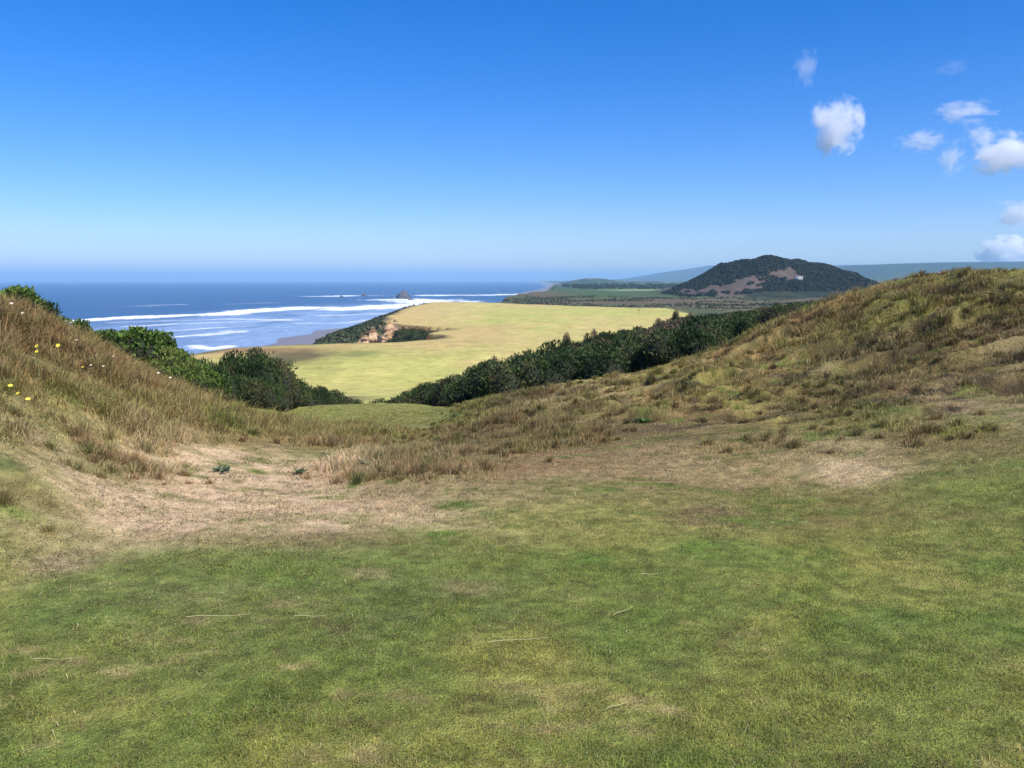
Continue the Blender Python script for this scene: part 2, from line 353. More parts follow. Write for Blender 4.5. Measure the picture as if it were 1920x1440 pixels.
def noise(nt, vec, scale, detail=4, rough=.6):
    x = nd(nt, 'ShaderNodeTexNoise'); x.inputs['Scale'].default_value = scale; x.inputs['Detail'].default_value = detail; x.inputs['Roughness'].default_value = rough
    nt.links.new(vec, x.inputs['Vector']); return x.outputs['Fac']
def scalecol(nt, col, fac):
    x = nt.nodes.new('ShaderNodeVectorMath'); x.operation = 'SCALE'; nt.links.new(col, x.inputs[0])
    if isinstance(fac, (int, float)): x.inputs['Scale'].default_value = fac
    else: nt.links.new(fac, x.inputs['Scale'])
    return x.outputs[0]

def ground_material(name, scales, amp, bump, rough=.95):
    m, nt, b = mat(name)
    at_ = nd(nt, 'ShaderNodeAttribute'); at_.attribute_name = 'Col'
    v = vecscale(nt, (1, 1, 1)); tot = None
    for s, a in scales:
        nn = mathn(nt, 'MULTIPLY', mathn(nt, 'SUBTRACT', noise(nt, v, s), .5), a)
        tot = nn if tot is None else mathn(nt, 'ADD', tot, nn)
    f = mathn(nt, 'MAXIMUM', mathn(nt, 'ADD', mathn(nt, 'MULTIPLY', tot, amp), 1.0), .15)
    nt.links.new(scalecol(nt, at_.outputs['Color'], f), b.inputs['Base Color'])
    b.inputs['Roughness'].default_value = rough; b.inputs['Specular IOR Level'].default_value = .15
    bp = nd(nt, 'ShaderNodeBump'); bp.inputs['Strength'].default_value = bump; bp.inputs['Distance'].default_value = .05
    nt.links.new(tot, bp.inputs['Height']); nt.links.new(bp.outputs[0], b.inputs['Normal'])
    return m
M_ground = ground_material('ground_soil', [(90, 1.0), (22, .9), (5, .6)], 1.1, .8)
M_fair = ground_material('fairway_turf', [(6, .6), (1.1, .9), (.35, .9)], .85, .5)
M_rough = ground_material('rough_land', [(1.2, 1.0), (.3, 1.0), (.07, .7)], 1.0, .8)
mb, nt, b = mat('wet_sand')
a_ = nd(nt, 'ShaderNodeAttribute'); a_.attribute_name = 'Col'; nt.links.new(a_.outputs['Color'], b.inputs['Base Color'])
b.inputs['Roughness'].default_value = .4; b.inputs['Specular IOR Level'].default_value = .5
M_beach = mb

def leaf_material(name, trans=.25, rough=.75):
    m, nt, b = mat(name)
    at_ = nd(nt, 'ShaderNodeAttribute'); at_.attribute_name = 'Col'
    nt.links.new(at_.outputs['Color'], b.inputs['Base Color']); b.inputs['Roughness'].default_value = rough; b.inputs['Specular IOR Level'].default_value = .2
    tr = nd(nt, 'ShaderNodeBsdfTranslucent'); nt.links.new(at_.outputs['Color'], tr.inputs['Color'])
    mx = nd(nt, 'ShaderNodeMixShader'); mx.inputs[0].default_value = trans
    nt.links.new(b.outputs[0], mx.inputs[1]); nt.links.new(tr.outputs[0], mx.inputs[2]); nt.links.new(mx.outputs[0], nt.nodes['Material Output'].inputs['Surface'])
    return m
M_grass = leaf_material('grass_blades', .3); M_leaf = leaf_material('bush_leaves', .2)
def plain(name, col, rough=.8, var=.3, sc=8):
    m, nt, b = mat(name); rgb = nd(nt, 'ShaderNodeRGB'); rgb.outputs[0].default_value = (*col, 1)
    f = mathn(nt, 'ADD', mathn(nt, 'MULTIPLY', mathn(nt, 'SUBTRACT', noise(nt, vecscale(nt, (1, 1, 1)), sc), .5), var*2), 1.0)
    nt.links.new(scalecol(nt, rgb.outputs[0], f), b.inputs['Base Color']); b.inputs['Roughness'].default_value = rough
    return m

print('T', round(time.time()-T0, 1)) if 'T0' in globals() else None
# ------------------------------------------------------------------ mesh helpers
def new_mesh(name, V, Fc, m, cols=None, parent=None, smooth=False, normals=None):
    """V (n,3) array, Fc (k,3|4) array or list of arrays"""
    me = bpy.data.meshes.new(name); V = np.asarray(V, np.float32)
    if isinstance(Fc, np.ndarray): Fc = [Fc]
    me.vertices.add(len(V)); me.vertices.foreach_set('co', V.ravel())
    nl = sum(f.size for f in Fc); nf = sum(len(f) for f in Fc)
    me.loops.add(nl); me.loops.foreach_set('vertex_index', np.concatenate([f.ravel() for f in Fc]).astype(np.int32))
    tot = np.concatenate([np.full(len(f), f.shape[1]) for f in Fc]); st = np.concatenate([[0], np.cumsum(tot)[:-1]])
    me.polygons.add(nf); me.polygons.foreach_set('loop_start', st.astype(np.int32))
    me.update(calc_edges=True)
    if cols is not None:
        a = me.attributes.new('Col', 'FLOAT_COLOR', 'POINT')
        c4 = np.ones((len(V), 4), np.float32); c4[:, :3] = cols; a.data.foreach_set('color', c4.ravel())
    if smooth: me.polygons.foreach_set('use_smooth', np.ones(nf, bool))
    me.materials.append(m)
    if normals is not None: me.normals_split_custom_set_from_vertices(normals.astype(np.float32))
    o = bpy.data.objects.new(name, me); C.objects.link(o); o.parent = parent
    return o
def tag(o, label=None, cat=None, group=None, kind=None):
    if label: o['label'] = label
    if cat: o['category'] = cat
    if group: o['group'] = group
    if kind: o['kind'] = kind
    return o
def empty(name, loc, rz=0):
    o = bpy.data.objects.new(name, None); C.objects.link(o); o.location = loc; o.rotation_euler = (0, 0, rz); o.empty_display_size = .3; return o
def copy_tree(o, parent=None):
    c = o.copy(); C.objects.link(c); c.parent = parent
    for ch in list(o.children): copy_tree(ch, c)
    return c

print('T', round(time.time()-T0, 1)) if 'T0' in globals() else None
# ------------------------------------------------------------------ the ground, split by region along grid lines
nr, nt_ = GX.shape
V = np.stack([GX, GY, GZ], -1)
dV_r = np.gradient(V, axis=0); dV_t = np.gradient(V, axis=1)
NN = np.cross(dV_t, dV_r); NN /= np.linalg.norm(NN, axis=-1, keepdims=True)+1e-12
NN[NN[..., 2] < 0] *= -1
idx = np.arange(nr*nt_).reshape(nr, nt_)
quads = np.stack([idx[:-1, :-1], idx[:-1, 1:], idx[1:, 1:], idx[1:, :-1]], -1).reshape(-1, 4)
def fm(a): return ((a[:-1, :-1]+a[1:, 1:])/2).reshape(-1)
yf, xf_, rf = fm(GY), fm(GX), fm(np.hypot(GX, GY)); df = fm(GD); zf = fm(GZ)
keep = zf > SEA-4.9
reg = np.zeros(len(quads), int)                      # 0 ground
reg[(rf > 60)] = 5                                   # rough
reg[fm(FWM) > .5] = 1                                # fairway
reg[(df < -.5) & (rf > 60)] = 3                      # cliff
reg[fm(BEM) > .5] = 2                                # beach
reg[(fm(HIM) > .5)] = 4                              # dark hill
reg[(yf > 1900) & (df > 0)] = 6                      # distant hills
Vf, Nf, Cf = V.reshape(-1, 3), NN.reshape(-1, 3), GC.reshape(-1, 3)
for k, name, m in ((0, 'ground', M_ground), (1, 'fairway', M_fair), (2, 'beach', M_beach), (3, 'cliffs', M_rough), (4, 'wooded_hill', M_rough), (5, 'rough_ground', M_rough), (6, 'distant_hills', M_rough)):
    q = quads[(reg == k) & keep]
    if not len(q): continue
    used, inv = np.unique(q.ravel(), return_inverse=True)
    cu = Cf[used]
    if k == 0: cu = cu*np.clip(.60+cu.mean(1, keepdims=True)*1.4, .6, 1.0)
    o = new_mesh(name, Vf[used], inv.reshape(-1, 4), m, cu, smooth=True, normals=Nf[used]); tag(o, kind='structure')
    if k == 0:   # close the small hole beneath the camera
        pass

print('T', round(time.time()-T0, 1)) if 'T0' in globals() else None
# ------------------------------------------------------------------ sea with surf
sth = np.linspace(-1.25, .9, 1100); srr = np.concatenate([np.geomspace(60, 3000, 800), np.geomspace(3050, 42000, 120)])
SX, SY = grid_polar(sth, srr)
foam = np.zeros(SX.shape)
def sea_pt(u, v):
    x, y, z = ray(u, v); t = (SEA-EYE)/z; return np.array((x*t, y*t))
def band(pts, wpx, s, seed, breakup=.5, asym=1.0):
    """surf line through photo-surveyed points on the water, wpx tall at that distance"""
    global foam
    P_ = np.array([sea_pt(*p) for p in pts]); wm = wpx*(np.hypot(P_[:, 0], P_[:, 1]).max()**2)/(F_PX*31.6)*3.5
    M = (SX > P_[:, 0].min()-wm) & (SX < P_[:, 0].max()+wm) & (SY > P_[:, 1].min()-wm) & (SY < P_[:, 1].max()+wm)
    if not M.any(): return
    x, y = SX[M], SY[M]; best = np.full(x.shape, 1e9)
    for a, b2 in zip(P_[:-1], P_[1:]):
        e = b2-a; L = np.hypot(*e); tc = np.clip(((x-a[0])*e[0]+(y-a[1])*e[1])/(L*L), 0, 1)
        best = np.minimum(best, np.hypot(x-a[0]-tc*e[0], y-a[1]-tc*e[1]))
    r = np.hypot(x, y); w = wpx*(r*r)/(F_PX*31.6)                   # px tall -> metres along the water
    w = w*(1+.6*fbm(x/60, y/60, seed)); n_ = fbm(x/14, y/24, seed+3, 5, .65)*1.5
    val = s*ss(1.15, .35, best/np.maximum(w, 1e-3)+n_*.6)*np.clip(1+breakup*2.2*(fbm(x/45, y/70, seed+5)), 0, 1.2)
    foam[M] = np.maximum(foam[M], val)
band([(120,604),(190,599),(290,594),(400,590),(500,582),(588,577)], 2.0, 1.0, 401, .3)
band([(640,581),(700,578),(760,573),(800,567)], 2.0, 1.0, 405, .35)
band([(560,579),(640,578),(720,574)], 1.2, .55, 409, .4)
band([(220,604),(330,601),(430,598),(540,600)], .9, .6, 413, .5)
band([(250,612),(340,607),(450,603),(500,601)], 1.0, .5, 417, .6)
band([(300,622),(380,616),(470,611)], 1.0, .45, 421, .7)
band([(320,632),(380,628),(440,622)], 1.6, .5, 425, .7)
band([(360,648),(400,655),(428,650)], 1.8, .7, 427, .6)
band([(388,662),(410,664),(424,662)], 1.8, .7, 429, .6)
band([(770,562),(800,564),(812,566)], 2.2, 1.0, 431, .2)
band([(820,554),(900,553.3),(1000,552)], 1.1, .9, 433, .25)
band([(750,562),(790,563)], 1.3, .8, 435, .3)
band([(624,555.5),(648,555)], 1.0, .8, 437, .4); band([(668,554.5),(690,554)], .8, .5, 438, .5); band([(700,554.5),(722,554)], .7, .4, 439, .5)
band([(560,606),(640,606),(700,600)], 1.0, .35, 441, .8); band([(600,592),(660,590),(720,588)], 1.0, .4, 443, .8)
band([(180,576),(260,574),(330,571)], .8, .3, 445, .9); band([(430,570),(560,566)], .6, .22, 446, .9); 
# wash inside the surf: broken water, with wet sand's sky reflection painted in
P0 = sea_pt(500, 605)
shore = coast_d(SX, SY)
wash = ss(-360, -200, shore)*ss(1300, 750, SY)*np.clip(.95+.8*fbm(SX/22, SY/60, 451), 0, 1)
foam = np.clip(foam, 0, 1.1)
zsea = SEA+.9*np.clip(foam-.4, 0, 1)*ss(100, 300, SY)
Vs = np.stack([SX, SY, zsea], -1).reshape(-1, 3)
ids = np.arange(SX.size).reshape(SX.shape)
qs = np.stack([ids[:-1, :-1], ids[:-1, 1:], ids[1:, 1:], ids[1:, :-1]], -1).reshape(-1, 4)
ms, nt, b = mat('sea_water')
at_ = nd(nt, 'ShaderNodeAttribute'); at_.attribute_name = 'Col'
sep = nd(nt, 'ShaderNodeSeparateColor'); nt.links.new(at_.outputs['Color'], sep.inputs[0])
v1 = vecscale(nt, (1, .55, 1))
fn = noise(nt, v1, .25, 5, .7); fn2 = noise(nt, v1, .035, 4, .6)
fo = mathn(nt, 'MULTIPLY', sep.outputs[0], mathn(nt, 'ADD', mathn(nt, 'MULTIPLY', fn, 1.7), .15), True)
ws = mathn(nt, 'MULTIPLY', sep.outputs[1], mathn(nt, 'MULTIPLY', fn, 1.6), True)
mx1 = nd(nt, 'ShaderNodeMix', data_type='RGBA'); mx1.inputs['A'].default_value = (.008, .032, .080, 1); mx1.inputs['B'].default_value = (.013, .042, .092, 1)
nt.links.new(fn2, mx1.inputs['Factor'])
mx2 = nd(nt, 'ShaderNodeMix', data_type='RGBA'); mx2.inputs['B'].default_value = (.31, .38, .50, 1)
nt.links.new(ws, mx2.inputs['Factor']); nt.links.new(mx1.outputs['Result'], mx2.inputs['A'])
mx3 = nd(nt, 'ShaderNodeMix', data_type='RGBA'); mx3.inputs['B'].default_value = (.80, .83, .88, 1)
nt.links.new(fo, mx3.inputs['Factor']); nt.links.new(mx2.outputs['Result'], mx3.inputs['A'])
nt.links.new(mx3.outputs['Result'], b.inputs['Base Color'])
nt.links.new(mathn(nt, 'ADD', mathn(nt, 'MULTIPLY', fo, .5), .28), b.inputs['Roughness'])
b.inputs['IOR'].default_value = 1.33
bp = nd(nt, 'ShaderNodeBump'); bp.inputs['Strength'].default_value = .9; bp.inputs['Distance'].default_value = 1.6
wv = vecscale(nt, (1, .45, 1)); hh = mathn(nt, 'ADD', noise(nt, wv, .11, 6, .65), mathn(nt, 'MULTIPLY', noise(nt, wv, .02, 3, .5), 1.2))
nt.links.new(hh, bp.inputs['Height']); nt.links.new(bp.outputs[0], b.inputs['Normal'])
cs = np.zeros((SX.size, 3)); cs[:, 0] = foam.ravel(); cs[:, 1] = np.clip(wash, 0, 1).ravel()
sea = new_mesh('sea', Vs, qs, ms, cs, smooth=True); tag(sea, kind='structure')

print('T', round(time.time()-T0, 1)) if 'T0' in globals() else None
# ------------------------------------------------------------------ grass: world-space masks for length and density
def blob_field(X, Y, items, seed):
    out = np.zeros(X.shape)
    for k, (u, v, ru, rv, s) in enumerate(items):
        p = patch(u, v, ru, rv); m = (np.abs(X-p[0]) < 4*p[2]) & (np.abs(Y-p[1]) < 4*p[3])
        if m.any(): w = weight(X[m], Y[m], p, seed+k)*s; out[m] = np.maximum(out[m], w)
    return out
LONG = [(60,640,200,60,.17),(250,715,180,40,.17),(400,775,120,34,.18),(530,812,130,26,.19),(650,838,100,20,.16),(60,760,260,90,.085),(200,840,240,60,.06),(760,862,120,24,.09),(40,950,120,60,.05),
        (680,870,100,20,.10),(1430,625,180,34,.13),(1600,560,180,26,.12),(1800,520,180,18,.10),(1750,600,300,90,.055),(1200,740,260,60,.09),(980,790,160,34,.10),(950,765,120,24,.12),(1650,720,360,70,.06),(1600,820,380,40,.05),(1300,850,260,26,.04),(700,785,160,30,.05),(900,860,180,24,.06)]
m60 = (np.hypot(GX, GY) < 45)
LEN = np.zeros(GX.shape); LEN[m60] = blob_field(GX[m60], GY[m60], LONG, 500)
def blades(name, N, rmin, rmax, power, length, width, lean, acc, label, colj=.22, straw=.1, amax=.72, kind='stuff', bendy=.6, pal=None):
    """N candidate blades; density falls off as r**-power"""
    U = rng.random(N); 
    if abs(2-power) < 1e-6: r = rmin*(rmax/rmin)**U
    else: e = 2-power; r = (rmin**e+(rmax**e-rmin**e)*U)**(1/e)
    t = (rng.random(N)*2-1)*amax
    X, Y = r*np.sin(t), r*np.cos(t)
    L0 = look(LEN, X, Y); a = acc(X, Y, L0); k = rng.random(N) < a
    X, Y, L0, r = X[k], Y[k], L0[k], r[k]; n_ = len(X)
    Z = look(GZ, X, Y)-.004; col = look(GC, X, Y)
    L = length(X, Y, L0)*(.55+.9*rng.random(n_)**1.3)
    az = rng.random(n_)*2*math.pi; ln = lean*(.3+1.0*rng.random(n_))
    wd = width*(.7+.6*rng.random(n_))*np.clip(r/6, .8, 2.2)
    wind = .25
    dx = np.cos(az)*ln+wind*ln; dy = np.sin(az)*ln
    pa = az+math.pi/2+rng.normal(0, .5, n_); wx, wy = np.cos(pa)*wd/2, np.sin(pa)*wd/2
    b0 = np.stack([X-wx, Y-wy, Z], -1); b1 = np.stack([X+wx, Y+wy, Z], -1)
    mx_, my_ = X+dx*L*.42, Y+dy*L*.42; mz = Z+L*.62*np.sqrt(np.maximum(1-.35*ln**2, .1))
    c0 = np.stack([mx_-wx*.75, my_-wy*.75, mz], -1); c1 = np.stack([mx_+wx*.75, my_+wy*.75, mz], -1)
    tz = Z+L*np.clip(1-bendy*ln**1.2, .08, 1)
    tp = np.stack([X+dx*L, Y+dy*L, tz], -1)
    Vb = np.stack([b0, b1, c1, c0, tp], 1).reshape(-1, 3)
    base = np.arange(n_)[:, None]*5
    Fq = base+np.array([[0, 1, 2, 3]]); Ft = base+np.array([[3, 2, 4]])
    j = 1+colj*rng.normal(0, 1, (n_, 1)); hue = rng.normal(0, .07, (n_, 1))
    hue = hue*1.6; col = col*np.clip(j, .3, 2.1)*np.concatenate([1+hue, np.ones((n_, 1)), 1-hue], 1)
    s = rng.random(n_) < straw
    col[s] = np.array((.42,.33,.17))*(.6+.6*rng.random((s.sum(), 1)))
    if pal is not None: col = np.array(pal)[rng.integers(0, len(pal), n_)]*(.6+.8*rng.random((n_, 1)))
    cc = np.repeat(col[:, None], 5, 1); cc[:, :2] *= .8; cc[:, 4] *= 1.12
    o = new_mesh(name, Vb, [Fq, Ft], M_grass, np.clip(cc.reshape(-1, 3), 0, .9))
    tag(o, label, 'grass', kind=kind); return o
NG = 1.0
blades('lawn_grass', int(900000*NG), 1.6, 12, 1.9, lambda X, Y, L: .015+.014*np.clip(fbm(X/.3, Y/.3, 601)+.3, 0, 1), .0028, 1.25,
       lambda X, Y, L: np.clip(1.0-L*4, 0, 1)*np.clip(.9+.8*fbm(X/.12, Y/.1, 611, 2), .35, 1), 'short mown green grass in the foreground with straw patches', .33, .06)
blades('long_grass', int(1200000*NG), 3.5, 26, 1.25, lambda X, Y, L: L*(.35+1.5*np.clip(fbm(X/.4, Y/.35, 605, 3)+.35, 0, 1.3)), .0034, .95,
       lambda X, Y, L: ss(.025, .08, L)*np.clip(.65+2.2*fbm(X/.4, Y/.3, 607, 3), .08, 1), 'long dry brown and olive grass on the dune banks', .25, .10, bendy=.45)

def tussocks(name, N, label, seed, box_, big, pals, per=110):
    g = np.random.default_rng(seed); x0, x1, y0, y1 = box_
    cx = g.uniform(x0, x1, N*3); cy = g.uniform(y0, y1, N*3)
    L = look(LEN, cx, cy); k = (g.random(len(cx)) < ss(.02, .06, L)*np.clip(.35+1.5*fbm(cx/1.3, cy/1.0, seed), .03, 1)); cx, cy, L = cx[k][:N], cy[k][:N], L[k][:N]
    n_ = len(cx); size = (.5+.9*g.random(n_))*np.clip(.055+L*.9, .05, .24)*big
    ci = np.repeat(np.arange(n_), per); M_ = len(ci); az = g.random(M_)*6.283; rr_ = np.abs(g.normal(0, .35, M_))
    X = cx[ci]+np.cos(az)*rr_*size[ci]; Y = cy[ci]+np.sin(az)*rr_*size[ci]; Z = look(GZ, X, Y)-.01
    Lb = size[ci]*(.6+.7*g.random(M_)); ln = np.clip(rr_*1.1+.25*np.abs(g.normal(0, 1, M_)), .1, 1.3)
    wd = .0042*np.clip(np.hypot(X, Y)/7, .8, 2.2)
    dx, dy = np.cos(az)*ln+.18, np.sin(az)*ln; pa = g.random(M_)*6.283; wx, wy = np.cos(pa)*wd/2, np.sin(pa)*wd/2
    b0 = np.stack([X-wx, Y-wy, Z], -1); b1 = np.stack([X+wx, Y+wy, Z], -1); mx_, my_, mz = X+dx*Lb*.4, Y+dy*Lb*.4, Z+Lb*.66
    c0 = np.stack([mx_-wx*.8, my_-wy*.8, mz], -1); c1 = np.stack([mx_+wx*.8, my_+wy*.8, mz], -1)
    tp = np.stack([X+dx*Lb, Y+dy*Lb, Z+Lb*np.clip(1.05-.5*ln, .15, 1)], -1)
    Vb = np.stack([b0, b1, c1, c0, tp], 1).reshape(-1, 3); base = np.arange(M_)[:, None]*5
    pals = np.array(pals); gc = look(GC, cx, cy); cc = (.55*gc+.45*pals[g.integers(0, len(pals), n_)])[ci]*(.65+.7*g.random((M_, 1)))
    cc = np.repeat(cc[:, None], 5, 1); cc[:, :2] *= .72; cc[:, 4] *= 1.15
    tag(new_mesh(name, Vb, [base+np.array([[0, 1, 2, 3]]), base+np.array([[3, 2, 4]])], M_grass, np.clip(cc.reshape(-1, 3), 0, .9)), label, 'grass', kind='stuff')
tussocks('dune_tussocks', 1500, 'short tufts of dry grass scattered over the right dune', 71, (-1.5, 13, 6.3, 19), .85, [(.40,.29,.13),(.24,.20,.07),(.15,.115,.06),(.30,.27,.08),(.11,.12,.04),(.36,.22,.10)])
tussocks('bank_tussocks', 900, 'tufts of green and straw grass scattered over the left bank', 73, (-8, -.6, 4.2, 12), .8, [(.38,.32,.12),(.20,.24,.06),(.36,.21,.10),(.30,.18,.09),(.44,.33,.17)])
TANF = np.zeros(GX.shape); TANF[m60] = blob_field(GX[m60], GY[m60], [(500,905,260,80,1),(640,950,230,50,1),(140,1040,90,50,.8),(1250,862,260,40,.7),(1560,850,160,60,.8),(1450,890,220,34,.7),(1080,875,180,30,.5),(1700,740,300,120,.6),(1050,790,240,50,.6),(100,840,240,80,.5),(1350,970,120,30,.6),(960,1000,240,40,.3)], 560)
blades('dead_thatch', 420000, 3, 16, 1.5, lambda X, Y, L: .030+0*X, .0036, 1.9, lambda X, Y, L: look(TANF, X, Y)*np.clip(.55+1.6*fbm(X/.25, Y/.18, 613, 3), 0, 1),
       'matted dead straw and brown thatch lying on the bare patches', .2, 0, bendy=.8, pal=[(.07,.045,.03),(.11,.08,.045),(.30,.22,.11),(.52,.38,.22),(.62,.50,.30),(.13,.13,.05),(.20,.21,.08),(.16,.10,.06)])
print('T', round(time.time()-T0, 1)) if 'T0' in globals() else None
# ------------------------------------------------------------------ bushes
def leaf_cloud(n_, lumps, size, spiky, cols, seed, thick=.22, elong=2.2):
    """leaf faces scattered through the outer layers of a group of lumps [(x,y,z,rx,ry,rz)]"""
    g = np.random.default_rng(seed); lumps = np.array(lumps); area = lumps[:, 3]*lumps[:, 5]; pick = g.choice(len(lumps), n_, p=area/area.sum())
    d = g.normal(size=(n_, 3)); d /= np.linalg.norm(d, axis=1, keepdims=True); d[:, 2] = np.where(d[:, 2] < -.35, -d[:, 2], d[:, 2])
    bump = 1+.22*np.sin(d[:, 0]*7+pick*3.1)*np.sin(d[:, 1]*6+pick)*np.cos(d[:, 2]*5)
    rad = (1-thick*np.abs(g.normal(0, 1, n_)))*bump
    lp = lumps[pick]; c = lp[:, :3]+d*lp[:, 3:]*rad[:, None]
    c[:, 2] = np.maximum(c[:, 2], .02)
    up = d*(1-spiky)+np.array((0, 0, 1))*spiky+g.normal(0, .45, (n_, 3)); up /= np.linalg.norm(up, axis=1, keepdims=True)
    sd = np.cross(up, g.normal(size=(n_, 3))); sd /= np.linalg.norm(sd, axis=1, keepdims=True)
    s = size*(.6+.8*g.random((n_, 1)))
    a = c-sd*s*.5; b2 = c+sd*s*.5; m1 = c+up*s*elong*.55+sd*s*.42; tipp = c+up*s*elong; m2 = c+up*s*elong*.55-sd*s*.42
    Vb = np.stack([a, b2, m1, tipp, m2], 1).reshape(-1, 3)
    Fc = np.arange(n_)[:, None]*5+np.arange(5)[None]
    cols = np.array(cols); tone = np.clip(.5+.35*np.sin(c[:, 0]*3+seed)+.35*np.sin(c[:, 1]*3.7+c[:, 2]*2)+.3*g.normal(0, 1, n_), 0, .999)
    f = tone*(len(cols)-1); i = f.astype(int); cc = cols[i]*(1-(f-i))[:, None]+cols[np.minimum(i+1, len(cols)-1)]*(f-i)[:, None]
    cc = cc*(.75+.5*g.random((n_, 1)))
    return Vb, Fc, np.repeat(cc[:, None], 5, 1).reshape(-1, 3)
def stems(n_, h, r, seed, w=.03):
    g = np.random.default_rng(seed); Vs_, Fs_ = [], []
    for k in range(n_):
        a = g.random()*6.28; p0 = np.array((.12*r*math.cos(a), .12*r*math.sin(a), -.05)); p2 = np.array((r*.75*math.cos(a), r*.75*math.sin(a), h*(.5+.35*g.random())))
        p1 = (p0+p2)/2+np.array((-.12*math.cos(a)*r, -.12*math.sin(a)*r, .1*h)); pts = [p0, p1, p2]; ws_ = [w, w*.7, w*.25]
        base = len(Vs_)
        for p, q in zip(pts, ws_):
            for s in range(5): t = s*6.283/5; Vs_.append(p+np.array((math.cos(t)*q, math.sin(t)*q, 0)))
        for l in range(2):
            for s in range(5): Fs_.append((base+l*5+s, base+l*5+(s+1) % 5, base+(l+1)*5+(s+1) % 5, base+(l+1)*5+s))
    return np.array(Vs_), np.array(Fs_)
M_bark = plain('woody_stems', (.07,.05,.035), .9)
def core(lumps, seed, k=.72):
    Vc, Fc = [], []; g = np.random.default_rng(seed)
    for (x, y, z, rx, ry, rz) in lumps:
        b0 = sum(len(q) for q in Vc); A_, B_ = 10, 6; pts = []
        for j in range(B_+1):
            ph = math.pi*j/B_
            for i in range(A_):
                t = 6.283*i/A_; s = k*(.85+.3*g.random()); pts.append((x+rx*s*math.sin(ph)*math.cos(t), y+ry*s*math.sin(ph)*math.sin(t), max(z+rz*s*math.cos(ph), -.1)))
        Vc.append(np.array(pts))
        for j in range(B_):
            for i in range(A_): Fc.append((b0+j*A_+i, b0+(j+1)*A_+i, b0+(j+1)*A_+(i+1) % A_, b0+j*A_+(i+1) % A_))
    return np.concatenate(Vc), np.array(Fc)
GORSE = [(.022,.040,.014),(.036,.064,.020),(.055,.095,.026),(.09,.135,.036),(.11,.10,.045)]
GORSE_BR = [(.030,.030,.018),(.045,.06,.022),(.09,.075,.04),(.15,.11,.07)]
LEAFY = [(.022,.045,.010),(.045,.085,.016),(.085,.15,.028),(.13,.20,.038)]
BRIGHT = [(.035,.065,.014),(.07,.12,.02),(.12,.18,.03),(.16,.19,.05)]
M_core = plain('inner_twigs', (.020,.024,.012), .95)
def make_bush(name, seed, R0, H0, nleaf, size, pal, spiky=.5, nl=7, elong=2.2):
    g = random.Random(seed); lumps = []
    for k in range(nl):
        a = g.random()*6.28; q = R0*.62*math.sqrt(g.random()); rr_ = R0*(.38+.22*g.random()); hz = H0*(.42+.24*g.random())*(1-.35*q/R0)
        lumps.append((q*math.cos(a), q*math.sin(a), hz*.85, rr_, rr_, hz*.85))
    root = empty(name, (0, 0, 0))
    Vb, Fc, cc = leaf_cloud(nleaf, lumps, size, spiky, pal, seed, elong=elong)
    new_mesh('foliage', Vb, Fc, M_leaf, cc, root)
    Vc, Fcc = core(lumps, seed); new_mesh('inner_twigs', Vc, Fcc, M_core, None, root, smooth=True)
    Vt, Ft = stems(6, H0, R0, seed); new_mesh('stem', Vt, Ft, M_bark, None, root, smooth=True)
    return root

protos = [make_bush('gorse_bush', 701+i, 1.15, 1.5, 9000, .028, GORSE if i != 3 else GORSE_BR, .55, 8, 2.6) for i in range(5)]
leafy = [make_bush('leafy_bush', 721+i, .62, .8, 5200, .030, LEAFY, .25, 7, 1.7) for i in range(3)]
bright = [make_bush('bright_bush', 731+i, .5, .6, 3600, .026, BRIGHT, .3, 6, 1.9) for i in range(2)]
used_p = set()
def place(proto, x, y, s, label, cat, group=None, sz=1.0, dz=0, name=None, rz=None):
    o = proto if id(proto) not in used_p else copy_tree(proto)
    used_p.add(id(proto)); o.location = (x, y, ground_z(x, y)-.04+dz); o.rotation_euler = (0, 0, random.random()*6.28 if rz is None else rz); o.scale = (s, s, s*sz)
    tag(o, label, cat, group)
    if not group and 'group' in o: del o['group']
    return o

# thicket on the slope behind the right dune: crest line of the thicket as surveyed
top_u = [712,740,800,860,900,960,1020,1060,1120,1180,1230,1270,1330,1400,1440,1480,1540]
top_v = [748,738,716,690,675,660,640,634,622,608,603,588,585,578,570,563,560]
yb_u = [712,800,900,1000,1150,1300,1450,1600]; yb = [43,43,42,44,50,56,60,62]
yn_u = [712,800,900,1000,1150,1300,1450,1600]; yn = [38,24.5,21.5,21,20.5,20,19.5,19.5]
LBL = 'dark green gorse bush packed in the long thicket behind the right dune'
cnt_b = 0
Yc = 19.8
while Yc < 62:
    u = 705+random.random()*20
    while u < 1560:
        sp = 1.25; Yy = Yc+random.uniform(-.5, .5)
        Yb = np.interp(u, yb_u, yb); Yn = np.interp(u, yn_u, yn)
        if Yn <= Yy <= Yb:
            x = (u-960)/F_PX*Yy*1.004
            tv = np.interp(u, top_u, top_v); ztop = EYE-(tv-HORIZON)/F_PX*Yy; g_ = ground_z(x, Yy)
            hmax = ztop-g_
            h = min(2.4, hmax)*random.uniform(.78, 1.0)
            if h > .35:
                s = max(.6, min(1.15, h/1.4)); pr = protos[random.choice([0, 1, 2, 4, 0, 1, 2, 4, 3])]
                place(pr, x, Yy, s, LBL, 'bush', 'gorse bushes in the thicket behind the dune', sz=h/(1.5*s)*1.0); cnt_b += 1
        u += sp*F_PX/Yy*random.uniform(.85, 1.2)
    Yc += 1.45
